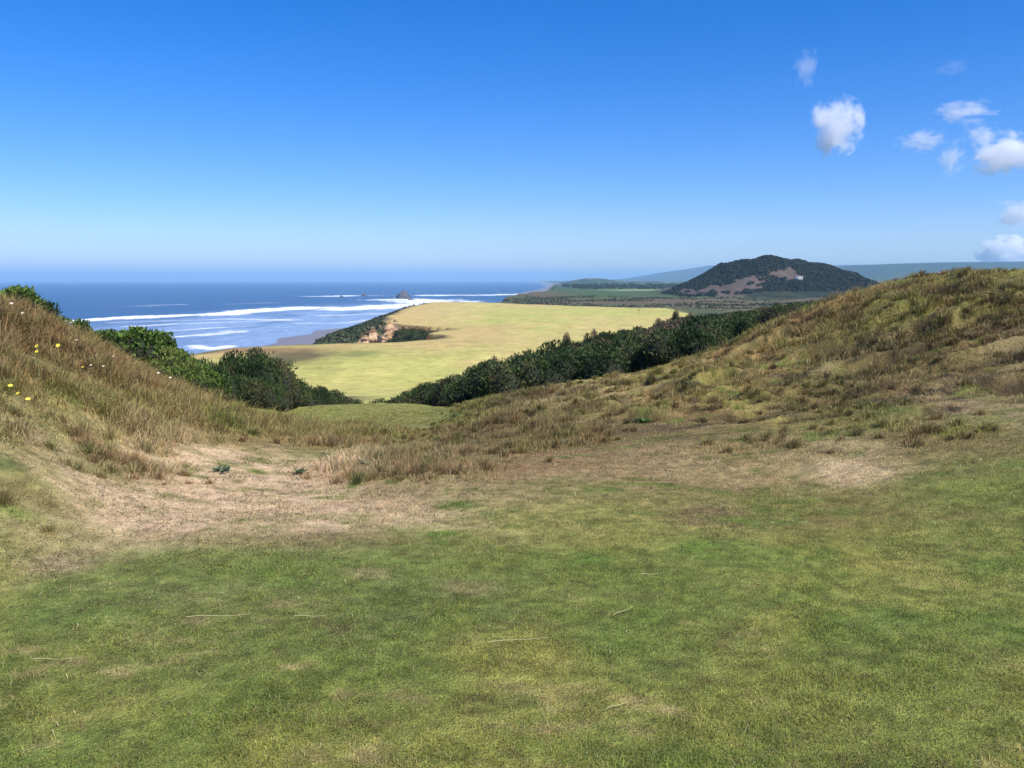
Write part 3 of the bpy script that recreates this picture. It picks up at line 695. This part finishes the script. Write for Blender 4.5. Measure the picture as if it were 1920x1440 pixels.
for u, v, Y, lab in [(1066,618,44,'brown dead topped gorse bush sticking up on the skyline of the thicket, leftmost one'),(1108,611,46,'brown gorse bush right of the leftmost dead topped one on the thicket skyline'),(1236,592,50,'brown tipped gorse bush at the foot of the tan fairway edge'),
                     (1268,577,54,'tallest brown tipped gorse bush on the thicket skyline'),(1290,582,54,'brown gorse bush touching the tallest one on its right side'),(930,660,41,'small brown topped gorse bush low on the left half of the thicket skyline')]:
    x = (u-960)/F_PX*Y; g_ = ground_z(x, Y); h = max(.8, EYE-(v-HORIZON)/F_PX*Y-g_)
    place(protos[3], x, Y, .55, lab, 'bush', sz=h/(1.5*.55))
# left thicket
LBL2 = 'dark green gorse bush in the thicket running down the left side of the path'
for u, v0, vt, Y in [(440,755,655,20),(475,760,650,19.5),(500,762,668,20),(455,740,652,22),(490,770,700,18),(515,768,712,19),(548,760,722,23),(420,735,668,20),(400,735,690,18.5),
                     (425,750,690,17.5),(470,765,690,17.5),(390,740,672,21),(600,757,724,31),(640,757,735,33),(672,755,747,35),(575,757,716,29),(620,757,730,29),(545,757,716,26),(655,757,741,31),(590,757,722,26),(350,720,668,19),(370,725,660,22),(330,700,655,20)]:
    x = (u-960)/F_PX*Y; g_ = ground_z(x, Y); zt = EYE-(vt-HORIZON)/F_PX*Y; h = max(.45, zt-g_)
    s = min(1.0, max(.5, h/1.5)); s *= .8; place(random.choice(protos[:3]), x, Y, s, LBL2, 'bush', 'gorse bushes left of the path', sz=h/(1.5*s))
# leafy bushes along the left bank crest
LB = [(150,688,600,12.2,'low leafy bush at the left end of the row below the grassy bank crest'),(205,690,602,12.6,'leafy bush with ragged top in front of the white breaking wave'),
      (262,690,599,12.8,'tallest rounded leafy bush on the left bank against the surf'),(300,690,630,13.2,'leafy bush at the right end of the row, sloping down to the gorse'),
      (330,700,655,13.0,'small leafy bush between the rounded bush and the bright yellow green shrub'),(8,600,527,11.2,'dark bush on the left edge of the picture breaking the sea horizon'),(45,600,540,11.6,'small dark bush beside the one on the left picture edge'),
      (82,620,574,11.6,'low sprig of leaves on the left bank crest above the red grass'),(235,680,618,13.5,'leafy bush half hidden behind the rounded bush')]
for i, (u, vb, vt, Y, lab) in enumerate(LB):
    x = (u-960)/F_PX*Y; g_ = ground_z(x, Y); zt = EYE-(vt-HORIZON)/F_PX*Y; h = max(.3, zt-g_)
    s = min(1.2, max(.55, h/.8)); place(leafy[i % 3], x, Y, s, lab, 'bush', sz=h/(.8*s))
for i, (u, vt, Y, lab) in enumerate([(350,672,11.6,'bright yellow green shrub at the end of the left bank'),(385,690,11.9,'bright green shrub touching the dark gorse on the left'),(310,645,12.4,'yellow green shrub below the rounded leafy bush')]):
    x = (u-960)/F_PX*Y; g_ = ground_z(x, Y); zt = EYE-(vt-HORIZON)/F_PX*Y; h = max(.3, zt-g_)
    s = min(.75, max(.45, h/.7)); place(bright[i % 2], x, Y, s, lab, 'shrub', sz=h/(.6*s))

print('T', round(time.time()-T0, 1)) if 'T0' in globals() else None
# ------------------------------------------------------------------ sandstone outcrops and bushes in the ravine
def outcrop(name, cx, cy, zt, lx, ly, hz, rz, seed, lab):
    g = np.random.default_rng(seed); nu, nv = 64, 34
    a = np.linspace(0, 2*math.pi, nu, endpoint=False); tt = np.linspace(0, 1, nv)
    Aa, T_ = np.meshgrid(a, tt)
    st = np.interp(T_, np.linspace(0, 1, 14), 1+.22*(g.random(14)-.5)*2)
    sup = (np.abs(np.cos(Aa))**.7*np.sign(np.cos(Aa)), np.abs(np.sin(Aa))**.7*np.sign(np.sin(Aa)))
    rad = st*(1.15-.45*T_)*(1+.28*fbm(np.cos(Aa)*2+seed, np.sin(Aa)*2+T_*2, seed))
    X = sup[0]*rad*lx; Y = sup[1]*rad*ly; Z = hz*(T_-1)+.15*hz*fbm(X/2, Y/2, seed+2)*T_
    cap = np.array([[0, 0, .12*hz]]); Vv = np.concatenate([np.stack([X, Y, Z], -1).reshape(-1, 3), cap])
    i = np.arange(nu*nv).reshape(nv, nu); q = np.stack([i[:-1], np.roll(i[:-1], -1, 1), np.roll(i[1:], -1, 1), i[1:]], -1).reshape(-1, 4)
    t = np.stack([i[-1], np.roll(i[-1], -1), np.full(nu, nu*nv)], -1)
    lay = fbm(Vv[:, 0]/8, Vv[:, 2]/.5, seed+5, 3); cc = mix(np.zeros((len(Vv), 3))+np.array((.50,.33,.19)), (.20,.10,.055), ss(0, .4, lay))
    cc = mix(cc, (.07,.085,.035), ss(.92, 1, np.append(T_.ravel(), 1))*ss(-.2, .3, fbm(Vv[:, 0]/3, Vv[:, 1]/3, seed+8)))
    o = new_mesh(name, Vv, [q, t], M_rough, cc, smooth=False); o.location = (cx, cy, zt); o.rotation_euler = (0, 0, rz); tag(o, lab, 'rock'); return o
for k, (u, v, Y, wpx, hz, lab) in enumerate([(730,611,196,16,5.5,'tallest pale sandstone outcrop on the ravine edge beside the dark bushes'),(700,622,186,26,3.6,'broad layered sandstone ledge left of the tallest outcrop'),
        (685,634,174,18,2.8,'low sandstone ledge at the near left foot of the ravine'),(742,601,222,12,2.5,'small reddish sandstone knob above the tallest outcrop'),(716,633,178,16,3,'brown sandstone block in the middle below the tallest outcrop')]):
    x, y, z = at(u, v, Y); outcrop('sandstone_outcrop', x, y, z, wpx*Y/F_PX*.5, 2.5, hz+3, .2*k-.3, 801+k, lab)
rb = [(752,613,191,'gorse bush in the ravine right beside the tallest sandstone outcrop'),(768,611,193,''),(785,612,195,''),(800,615,190,''),(760,624,180,''),(778,623,179,''),(792,624,178,''),(745,632,172,''),(765,634,170,''),(783,634,171,''),(755,640,162,''),(812,618,184,'')]
for u, v, Y, lab in rb:
    x, y, z = at(u, v, Y); g_ = ground_z(x, y); h = max(1.2, z-g_); s = 2.4
    place(random.choice(protos[:3]), x, y, s, 'dark bush filling the ravine between the sandstone and the brown cut banks', 'bush', 'bushes in the ravine', sz=h/(1.5*s))

# far rough: scrub mass on the dark hill and beyond
def scrub(name, n_, gen, lab, rmin, rmax, pal, nleaf=14):
    g = np.random.default_rng(901+n_); X, Y = gen(g, n_); Z = look(GZ, X, Y); n_ = len(X)
    R_ = rmin+(rmax-rmin)*g.random(n_)
    k = nleaf; d = g.normal(size=(n_, k, 3)); d /= np.linalg.norm(d, axis=2, keepdims=True); d[..., 2] = np.abs(d[..., 2])
    c = np.stack([X, Y, Z], -1)[:, None]+d*R_[:, None, None]*(.6+.4*g.random((n_, k, 1)))
    s = R_[:, None, None]*.5
    t1 = np.cross(d, g.normal(size=d.shape)); t1 /= np.linalg.norm(t1, axis=2, keepdims=True); t2 = np.cross(d, t1)
    Vv = np.stack([c+t1*s, c+t2*s*.9, c-t1*s, c-t2*s*.9], 2).reshape(-1, 3)
    Fc = np.arange(n_*k*4).reshape(-1, 4)
    pal = np.array(pal); cc = pal[g.integers(0, len(pal), n_)][:, None]*(.65+.7*g.random((n_, k, 1)))
    o = new_mesh(name, Vv, Fc, M_leaf, np.repeat(cc.reshape(-1, 3), 4, 0)); tag(o, lab, 'scrub', kind='stuff'); return o
def gen_hill(g, n_):
    X = g.uniform(120, 360, n_*3); Y = g.uniform(590, 730, n_*3); hz = np.interp(X, hill_x, hill_z, 0, 0)*np.exp(-((Y-HY)/90)**2)
    c = look(GC, X, Y); k = (hz > 1.5) & ((c.sum(-1) < .19) | ((fbm(X/7, Y/16, 917) > .12) & (g.random(len(X)) < .6))) & (g.random(len(X)) < .9); return X[k][:n_], Y[k][:n_]
scrub('hill_scrub', 9000, gen_hill, 'dark woodland covering the distant dune hill', .6, 2.1, [(.012,.019,.010),(.017,.026,.012),(.026,.034,.015),(.013,.02,.013)])
def gen_rough(g, n_):
    X = g.uniform(0, 320, n_*2); Y = g.uniform(360, 640, n_*2); k = (look(GD, X, Y) > 3) & (look(FWM, X, Y) < .1) & (fbm(X/25, Y/30, 911) > -.05) & (look(HIM, X, Y) < .3); return X[k][:n_], Y[k][:n_]
scrub('heath_scrub', 5000, gen_rough, 'low brown and green scrub on the heath beyond the fairway', .35, .9, [(.05,.045,.025),(.035,.05,.022),(.09,.07,.04),(.06,.08,.03)], 8)
def gen_cliff(g, n_):
    X = g.uniform(-62, -30, n_*8); Y = g.uniform(198, 400, n_*8); d = look(GD, X, Y); z = look(GZ, X, Y); k = (d < -.5) & (z > SEA+3); return X[k][:n_], Y[k][:n_]
scrub('cliff_scrub', 2500, gen_cliff, 'dark green scrub on the seaward cliff slope', .4, .9, [(.04,.06,.028),(.06,.08,.035),(.09,.09,.04)], 8)
def gen_trees(g, n_):
    X = g.uniform(100, 900, n_); Y = g.uniform(1180, 1900, n_); k = (look(GD, X, Y) > 20); return X[k], Y[k]
scrub('far_trees', 1500, gen_trees, 'far-off belt of dark trees beyond the green field', 3, 5.5, [(.02,.032,.016),(.03,.045,.02)], 12)

print('T', round(time.time()-T0, 1)) if 'T0' in globals() else None
# ------------------------------------------------------------------ sea stacks
M_stack = plain('sea_rock', (.075,.065,.06), .9, .3, .3)
def rock(cx, cy, w, h, seed, lab, cat='rock', name='sea_rock'):
    nu, nv = 40, 18; a = np.linspace(0, 2*math.pi, nu, endpoint=False); tt = np.linspace(0, 1, nv); Aa, T_ = np.meshgrid(a, tt)
    rad = (1-T_**2.2)*(1+.5*fbm(np.cos(Aa)*2+seed, np.sin(Aa)*2+T_*3, seed, 4))+.02
    X = np.cos(Aa)*rad*w/2; Y = np.sin(Aa)*rad*w/2; Z = h*T_*(1+.3*fbm(np.cos(Aa)*1.5, np.sin(Aa)*1.5+T_, seed+4))-.8
    i = np.arange(nu*nv).reshape(nv, nu); q = np.stack([i[:-1], np.roll(i[:-1], -1, 1), np.roll(i[1:], -1, 1), i[1:]], -1).reshape(-1, 4)
    o = new_mesh(name, np.stack([X, Y, Z], -1).reshape(-1, 3), q, M_stack); o.location = (cx, cy, SEA); tag(o, lab, cat); return o
for k, (u, v, w, h, lab) in enumerate([(757,560,22,14,'largest dark sea rock standing in the surf off the headland'),(684,555,9,5,'low dark rock among white water left of the largest sea rock'),(640,557,8,3.5,'leftmost tiny rock awash in the sea'),
        (713,556,6,3,'tiny rock between the low rock and the largest sea rock'),(770,563,12,4,'flat rock at the right foot of the largest sea rock'),(958,561.5,12,5,'dark shore rock beyond the far edge of the fairway'),(735,557,5,2.5,'small rock just left of the largest sea rock')]):
    p = sea_pt(u, v); sc_ = p[1]/1354; rock(p[0], p[1], w*max(sc_, .8), h*max(sc_, .8), 951+k, lab)

print('T', round(time.time()-T0, 1)) if 'T0' in globals() else None
# ------------------------------------------------------------------ small things
M_pole = plain('painted_pole', (.30,.22,.13), .5, .1); M_cloth = plain('flag_cloth', (.30,.10,.06), .8, .1)
def tube(pts, rads, sides=8):
    Vv, Ff = [], []
    for p, q in zip(pts, rads):
        for s in range(sides): t = s*6.2832/sides; Vv.append((p[0]+q*math.cos(t), p[1]+q*math.sin(t), p[2]))
    for l in range(len(pts)-1):
        for s in range(sides): Ff.append((l*sides+s, l*sides+(s+1) % sides, (l+1)*sides+(s+1) % sides, (l+1)*sides+s))
    return np.array(Vv), np.array(Ff)
x, y, z = hit(1197, 594, 90)
t = empty('flagstick', (x, y, z)); tag(t, 'thin flagstick standing at the right far side of the tan fairway', 'flagstick')
Vv, Ff = tube([(0, 0, -.1), (0, 0, 1.2), (0, 0, 2.4)], [.045, .04, .035]); new_mesh('pole', Vv, Ff, M_pole, None, t, True)
fx = np.linspace(0, .45, 8); Vv = np.array([(a, .05*math.sin(a*14)+s*.004, h-.15*a) for s in (-1, 1) for a in fx for h in (2.38, 2.08)]); 
Ff = [(i*2, i*2+2, i*2+3, i*2+1) for i in range(7)]+[(16+i*2+1, 16+i*2+3, 16+i*2+2, 16+i*2) for i in range(7)]
new_mesh('flag', Vv, np.array(Ff), M_cloth, None, t, True)

# small pale building on the dark hill
M_white = plain('white_wall', (.45,.46,.45), .8, .1); M_roof = plain('grey_roof', (.30,.29,.28), .8, .1); M_win = plain('dark_glass', (.03,.035,.04), .2, .1)
x, y, z = hit(1496, 524, 500)
t = empty('small_building', (x, y-1, z+.2), .1); tag(t, 'tiny white building on the dark right flank of the far hill', 'building')
def box(x0, x1, y0, y1, z0, z1):
    Vv = np.array([(a, b2, c) for a in (x0, x1) for b2 in (y0, y1) for c in (z0, z1)]); Ff = np.array([(0, 1, 3, 2), (4, 6, 7, 5), (0, 4, 5, 1), (2, 3, 7, 6), (0, 2, 6, 4), (1, 5, 7, 3)]); return Vv, Ff
Vv, Ff = box(-3.4, 3.4, -2.2, 2.2, -1.5, 2.4); new_mesh('wall', Vv, Ff, M_white, None, t)
Vr = np.array([(-3.7,-2.5,2.41),(3.7,-2.5,2.41),(3.7,2.5,2.41),(-3.7,2.5,2.41),(-3.7,0,3.5),(3.7,0,3.5)]); Fr4 = np.array([(0,1,5,4),(2,3,4,5),(0,3,2,1)]); Fr3 = np.array([(0,4,3),(1,2,5)])
new_mesh('roof', Vr, [Fr4, Fr3], M_roof, None, t)
for wx in (-2, 1.4):
    Vv, Ff = box(wx, wx+.9, -2.24, -2.203, .8, 1.7); new_mesh('window', Vv, Ff, M_win, None, t)
t.scale = (.8, .8, .7)

# flowers on the left bank
M_stem = plain('flower_stem', (.17,.18,.06), .8); M_yel = plain('yellow_petals', (.75,.62,.06), .6, .1); M_pink = plain('pale_petals', (.75,.60,.48), .6, .1); M_ctr = plain('flower_centre', (.45,.25,.04), .8)
def make_flower(name, m, h, rad, npet=9):
    root = empty(name, (0, 0, 0)); Vv, Ff = tube([(0, 0, -.03), (.02, .01, h*.5), (.01, 0, h)], [.0022, .0018, .0015], 5); new_mesh('stem', Vv, Ff, M_stem, None, root, True)
    P_, Q_ = [], []
    for L_, tilt in ((1, .25), (.8, .6)):
        for k in range(npet):
            a = k*6.283/npet+L_; ca, sa = math.cos(a), math.sin(a); w = rad*.28; b0 = len(P_)
            for (rr_, ww, zz) in ((.1, .3, 0), (.6, 1, .3), (1, .4, .35)):
                for s in (-1, 1): P_.append((.01+ca*rad*L_*rr_-sa*w*ww*s, sa*rad*L_*rr_+ca*w*ww*s, h+rad*tilt*zz+.004*L_))
            Q_ += [(b0, b0+1, b0+3, b0+2), (b0+2, b0+3, b0+5, b0+4)]
    P_ = np.array(P_); zc_ = P_[:, 2]-h; P_ = np.stack([P_[:, 0], P_[:, 1]*.5-zc_*.85, h+zc_*.5+P_[:, 1]*.85], -1)
    new_mesh('petals', P_, np.array(Q_), m, None, root, True)
    Vc, Fc = core([(.01, 0, h+.006, rad*.34, rad*.34, rad*.24)], 5, 1.0); new_mesh('centre', Vc, Fc, M_ctr, None, root, True)
    Pl, Ql = [], []
    for k in range(5):
        a = k*2.4; zz = h*(.15+.15*k); ca, sa = math.cos(a), math.sin(a); b0 = len(Pl)
        for q, w in ((0, .003), (.03, .008), (.07, .002)):
            for s in (-1, 1): Pl.append((.012+ca*q-sa*w*s, sa*q+ca*w*s, zz+q*.4))
        Ql += [(b0, b0+1, b0+3, b0+2), (b0+2, b0+3, b0+5, b0+4)]
    new_mesh('leaves', np.array(Pl), np.array(Ql), M_stem, None, root, True)
    return root
fy = make_flower('yellow_flower', M_yel, .42, .021); fp = make_flower('pale_flower', M_pink, .38, .019)
FL = [(68,649,6.9,'y','yellow flower on the left bank, left one of the uppermost pair'),(68,659,6.85,'y','yellow flower just below the left one of the uppermost pair'),(107,648,7.2,'y','yellow flower on the left bank, right one of the uppermost pair'),
      (155,690,7.6,'y','yellow flower alone on the dark red grass right of the uppermost pair'),(17,723,6.0,'y','yellow flower nearest the left edge of the picture'),(50,748,5.9,'y','lowest yellow flower on the left bank'),(33,737,5.95,'y','small yellow flower between the lowest one and the left edge one'),
      (295,699,9.4,'p','pale flower head in front of the bright green shrub'),(143,640,8.6,'p','pale flower head at the top of the red grass near the bushes'),(180,672,8.4,'p','pale flower head below the leafy bush row'),(195,720,8.0,'p','pale flower head in the middle of the dark red grass'),
      (212,668,8.8,'p','pale flower head right under the ragged leafy bush'),(318,708,9.3,'p','pale flower head at the right, at the foot of the bright shrub'),(20,569,8.3,'p','pale flower head high on the bank below the edge bush'),(172,717,7.8,'p','pale flower head left of the one in the middle of the red grass'),(41,587,8.2,'p','pale flower head on the crest below the small dark bush')]
for u, v, Y, k, lab in FL:
    x, y, z = at(u, v, Y); g_ = ground_z(x, y); pr = fy if k == 'y' else fp; h = max(z-g_, .15)
    o = pr if id(pr) not in used_p else copy_tree(pr); used_p.add(id(pr)); o.location = (x, y, g_); hh_ = .42 if k == 'y' else .38; sc_ = 1.0
    o.scale = (.9, .9, h/hh_); o.rotation_euler = (0, 0, random.uniform(-.5, .5)); tag(o, lab, 'flower', 'yellow flowers on the left bank' if k == 'y' else 'pale flower heads on the left bank')

# straw stalks lying on the green
M_straw = plain('dry_straw', (.48,.44,.22), .7, .1)
for (ua, va, ub, vb, lab) in [(350,1166,472,1161,'longest pale straw stalk lying on the green at the left'),(918,1213,1030,1206,'pale straw stalk lying on the green near the middle'),(1138,1340,1176,1326,'short bright straw stalk low on the green right of the middle'),
                              (552,1165,612,1165,'faint straw stalk right of the longest stalk'),(1150,1162,1188,1146,'slanting straw stalk on the green right of the middle'),(60,1247,135,1246,'straw stalk near the left edge of the green'),(1200,1085,1235,1084,'tiny straw stalk near the yellow patch')]:
    xa, ya, za = hit(ua, va); xb, yb_, zb = hit(ub, vb); n_ = 7
    pts = [(xa+(xb-xa)*i/6, ya+(yb_-ya)*i/6+.002*math.sin(i), ground_z(xa+(xb-xa)*i/6, ya+(yb_-ya)*i/6)+.024+.002*math.sin(i*1.3)) for i in range(n_)]
    Vv, Ff = [], []
    for i, p in enumerate(pts):
        q = .0014*(1-.5*i/6)
        for s in range(5): tt_ = s*6.283/5; Vv.append((p[0], p[1]+q*math.cos(tt_), p[2]+q*math.sin(tt_)))
    for l in range(n_-1):
        for s in range(5): Ff.append((l*5+s, l*5+(s+1) % 5, (l+1)*5+(s+1) % 5, (l+1)*5+s))
    o = new_mesh('straw_stalk', np.array(Vv), np.array(Ff), M_straw, None, None, True); tag(o, lab, 'straw')

# broad-leaved weeds
def weed(name, u, v, size, n_, pal, lab, seed, up=.6):
    g = np.random.default_rng(seed); x, y, z = hit(u, v); P_, Q_, K_ = [], [], []
    for k in range(n_):
        a = g.random()*6.28; ca, sa = math.cos(a), math.sin(a); L = size*(.5+.7*g.random()); w = L*.17; el = up*(.4+.8*g.random()); b0 = len(P_); ox, oy = g.normal(0, size*.35*(n_/46)**.9, 2)
        c = np.array(pal[g.integers(len(pal))])*(.7+.6*g.random())
        for q, ww in ((.05, .25), (.4, 1), (.75, .85), (1, .1)):
            for s in (-1, 1): P_.append((ox+ca*L*q-sa*w*ww*s, oy+sa*L*q+ca*w*ww*s, .005+L*el*q*(1.5-q))); K_.append(c)
        Q_ += [(b0+i, b0+i+1, b0+i+3, b0+i+2) for i in (0, 2, 4)]
    o = new_mesh(name, np.array(P_), np.array(Q_), M_leaf, np.array(K_)); o.location = (x, y, z); tag(o, lab, 'weed')
WG = [(.05,.085,.04),(.10,.15,.07),(.16,.20,.12)]
weed('broadleaf_weed', 418, 884, .085, 46, WG, 'grey green broad-leaved weed in the middle of the bare tan patch', 1)
weed('broadleaf_weed', 692, 880, .08, 34, [(.10,.11,.05),(.2,.2,.09)], 'tall olive weed at the right end of the left bank', 2, 1.6)
weed('broadleaf_weed', 565, 890, .07, 26, [(.07,.10,.04),(.13,.15,.06)], 'olive weed between the grey green weed and the tall weed', 3, 1.1)
weed('broadleaf_weed', 1205, 792, .07, 90, [(.04,.08,.02),(.08,.13,.03)], 'dark green weed clump low on the right dune', 6, 1.0)
weed('broadleaf_weed', 1300, 722, .08, 90, [(.04,.075,.02),(.07,.11,.03)], 'dark green weed clump higher up the right dune', 7, 1.0)

print('T', round(time.time()-T0, 1)) if 'T0' in globals() else None
# ------------------------------------------------------------------ clouds
def cloud_mat(seed, dens, sc, soft, thr):
    m = bpy.data.materials.new('cloud_vapour'); m.use_nodes = True; nt = m.node_tree
    for n_ in list(nt.nodes): nt.nodes.remove(n_)
    out = nd(nt, 'ShaderNodeOutputMaterial'); tc = nd(nt, 'ShaderNodeTexCoord')
    ln = nd(nt, 'ShaderNodeVectorMath', operation='LENGTH'); nt.links.new(tc.outputs['Object'], ln.inputs[0])
    ad = nd(nt, 'ShaderNodeVectorMath', operation='ADD'); ad.inputs[1].default_value = (seed*3.7, seed*1.3, seed*.7); nt.links.new(tc.outputs['Object'], ad.inputs[0])
    nz = noise(nt, ad.outputs[0], sc, 6, .62)
    fall = mathn(nt, 'SUBTRACT', 1.0, mathn(nt, 'MULTIPLY', mathn(nt, 'POWER', ln.outputs['Value'], soft), 1.5))
    val = mathn(nt, 'SUBTRACT', mathn(nt, 'ADD', mathn(nt, 'MULTIPLY', mathn(nt, 'SUBTRACT', nz, .5), 5.0), fall), thr)
    den = mathn(nt, 'MULTIPLY', mathn(nt, 'MULTIPLY', mathn(nt, 'MULTIPLY', val, 1.6, True), mathn(nt, 'GREATER_THAN', .999, ln.outputs['Value'])), dens)
    vs = nd(nt, 'ShaderNodeVolumePrincipled'); vs.inputs['Color'].default_value = (1, 1, 1, 1); vs.inputs['Anisotropy'].default_value = 0.0
    nt.links.new(den, vs.inputs['Density']); nt.links.new(vs.outputs[0], out.inputs['Volume']); return m
def ico(r=1.0, nu=24, nv=14):
    a = np.linspace(0, 2*math.pi, nu, endpoint=False); b2 = np.linspace(0, math.pi, nv)
    Vv = [(0, 0, r)]+[(r*math.sin(p)*math.cos(t), r*math.sin(p)*math.sin(t), r*math.cos(p)) for p in b2[1:-1] for t in a]+[(0, 0, -r)]
    F4 = [(1+j*nu+i, 1+(j+1)*nu+i, 1+(j+1)*nu+(i+1) % nu, 1+j*nu+(i+1) % nu) for j in range(nv-3) for i in range(nu)]
    L = len(Vv)-1; F3 = [(0, 1+i, 1+(i+1) % nu) for i in range(nu)]+[(L, L-nu+(i+1) % nu, L-nu+i) for i in range(nu)]
    return np.array(Vv), [np.array(F4), np.array(F3)]
CY = 4500.
CL = [(1566,238,50,56,5,'d','bright dense white cloud, the one farthest left in the row'),(1512,130,26,44,5,'w','faint wisp of cloud above the bright dense cloud'),(1808,210,60,24,5,'m','thin flat white cloud above the broken group on the right'),
      (1728,264,52,24,5,'m','small thin cloud between the dense cloud and the right hand group'),(1783,298,26,38,5,'m','small upright cloud hanging below the thin clouds'),(1840,252,36,24,5,'m','small puff on top of the largest right hand cloud'),
      (1890,288,72,42,5,'d','large white cloud cut by the right edge of the picture'),(1905,400,40,30,5,'d','cloud on the right edge halfway down to the dune'),(1885,472,50,30,5,'l','low white cloud just above the crest of the right dune'),(1788,126,36,18,5,'f','faintest hazy cloud scrap high on the right'),(1855,318,40,18,5,'m','pale ragged cloud base below the largest right hand cloud')]
par = {'d': (.015, 2.0, 1.2, -.05), 'm': (.008, 2.2, 1.1, .08), 'w': (.0035, 2.0, 1.2, .15), 'f': (.0016, 1.7, 1.3, .1), 'l': (.045, 1.9, 1.3, -.25)}
Vi, Fi = ico()
for k, (u, v, ru, rv, _, kd, lab) in enumerate(CL):
    Y = CY if kd != 'l' else 16000.
    if v > 380 and kd != 'l': Y = 6500.
    x, y, z = at(u, v, Y); pr = par[kd]; sc_ = Y/F_PX*1.08
    o = new_mesh('cloud', Vi, Fi, cloud_mat(k+2, pr[0]*CY/Y, pr[1], pr[2], pr[3]), None, None, True)
    o.location = (x, y, z); o.scale = (ru*sc_, (ru+rv)*.5*sc_, rv*sc_); tag(o, lab, 'cloud', 'scattered clouds in the blue sky')

print('T', round(time.time()-T0, 1)) if 'T0' in globals() else None
# ------------------------------------------------------------------ haze
Vh, Fh = box(-44000, 44000, -3000, 44000, -70, 200)
mh = bpy.data.materials.new('haze_air'); mh.use_nodes = True; nt = mh.node_tree
for n_ in list(nt.nodes): nt.nodes.remove(n_)
out = nd(nt, 'ShaderNodeOutputMaterial'); vp = nd(nt, 'ShaderNodeVolumePrincipled')
vp.inputs['Color'].default_value = (.42, .71, .98, 1); vp.inputs['Density'].default_value = 1.3e-4; vp.inputs['Anisotropy'].default_value = 0.0
nt.links.new(vp.outputs[0], out.inputs['Volume'])
hz = new_mesh('haze', Vh, Fh, mh); tag(hz, kind='stuff'); hz['label'] = 'thin blue sea haze fading the distant coast'

print('T', round(time.time()-T0, 1)) if 'T0' in globals() else None
# ------------------------------------------------------------------ light, sky, camera
SUN_AZ, SUN_EL = R(72), R(50)     # azimuth measured from +Y (view direction) towards +X
SUN_AZ = R(132)
sd = (math.sin(SUN_AZ)*math.cos(SUN_EL), math.cos(SUN_AZ)*math.cos(SUN_EL), math.sin(SUN_EL))
L = bpy.data.lights.new('sun', 'SUN'); L.energy = 5.0; L.angle = R(.5); L.color = (1, .95, .87)
so = bpy.data.objects.new('sun', L); C.objects.link(so)
import mathutils
so.rotation_euler = mathutils.Vector(sd).to_track_quat('Z', 'Y').to_euler()
w = bpy.data.worlds.new('World'); bpy.context.scene.world = w; w.use_nodes = True; nt = w.node_tree
sk = nd(nt, 'ShaderNodeTexSky'); sk.sky_type = 'NISHITA'; sk.sun_disc = False; sk.sun_elevation = SUN_EL; sk.sun_rotation = SUN_AZ
sk.air_density = 1.0; sk.dust_density = .1; sk.ozone_density = 4.0; sk.altitude = 0
bg = nt.nodes['Background']; bg.inputs['Strength'].default_value = .10
hs = nd(nt, 'ShaderNodeHueSaturation'); hs.inputs['Saturation'].default_value = 1.45; nt.links.new(sk.outputs[0], hs.inputs['Color'])
tn = nd(nt, 'ShaderNodeVectorMath', operation='MULTIPLY'); tn.inputs[1].default_value = (.80, .85, 1.22); nt.links.new(hs.outputs[0], tn.inputs[0])
nt.links.new(tn.outputs[0], bg.inputs['Color'])
cam = bpy.data.cameras.new('camera'); co = bpy.data.objects.new('camera', cam); C.objects.link(co); bpy.context.scene.camera = co
cam.sensor_width = 36; cam.lens = 36*F_PX/W_PX; cam.clip_start = .05; cam.clip_end = 120000
co.location = (0, 0, EYE); co.rotation_euler = (math.pi/2-TH, 0, 0)
sc = bpy.context.scene
sc.render.engine = 'CYCLES'; sc.render.resolution_x = 1024; sc.render.resolution_y = 768
sc.view_settings.view_transform = 'Standard'; sc.view_settings.look = 'None'; sc.view_settings.exposure = .45; sc.view_settings.gamma = 1
sc.cycles.volume_bounces = 14; sc.cycles.max_bounces = 16; sc.cycles.transparent_max_bounces = 16; sc.cycles.volume_max_steps = 128
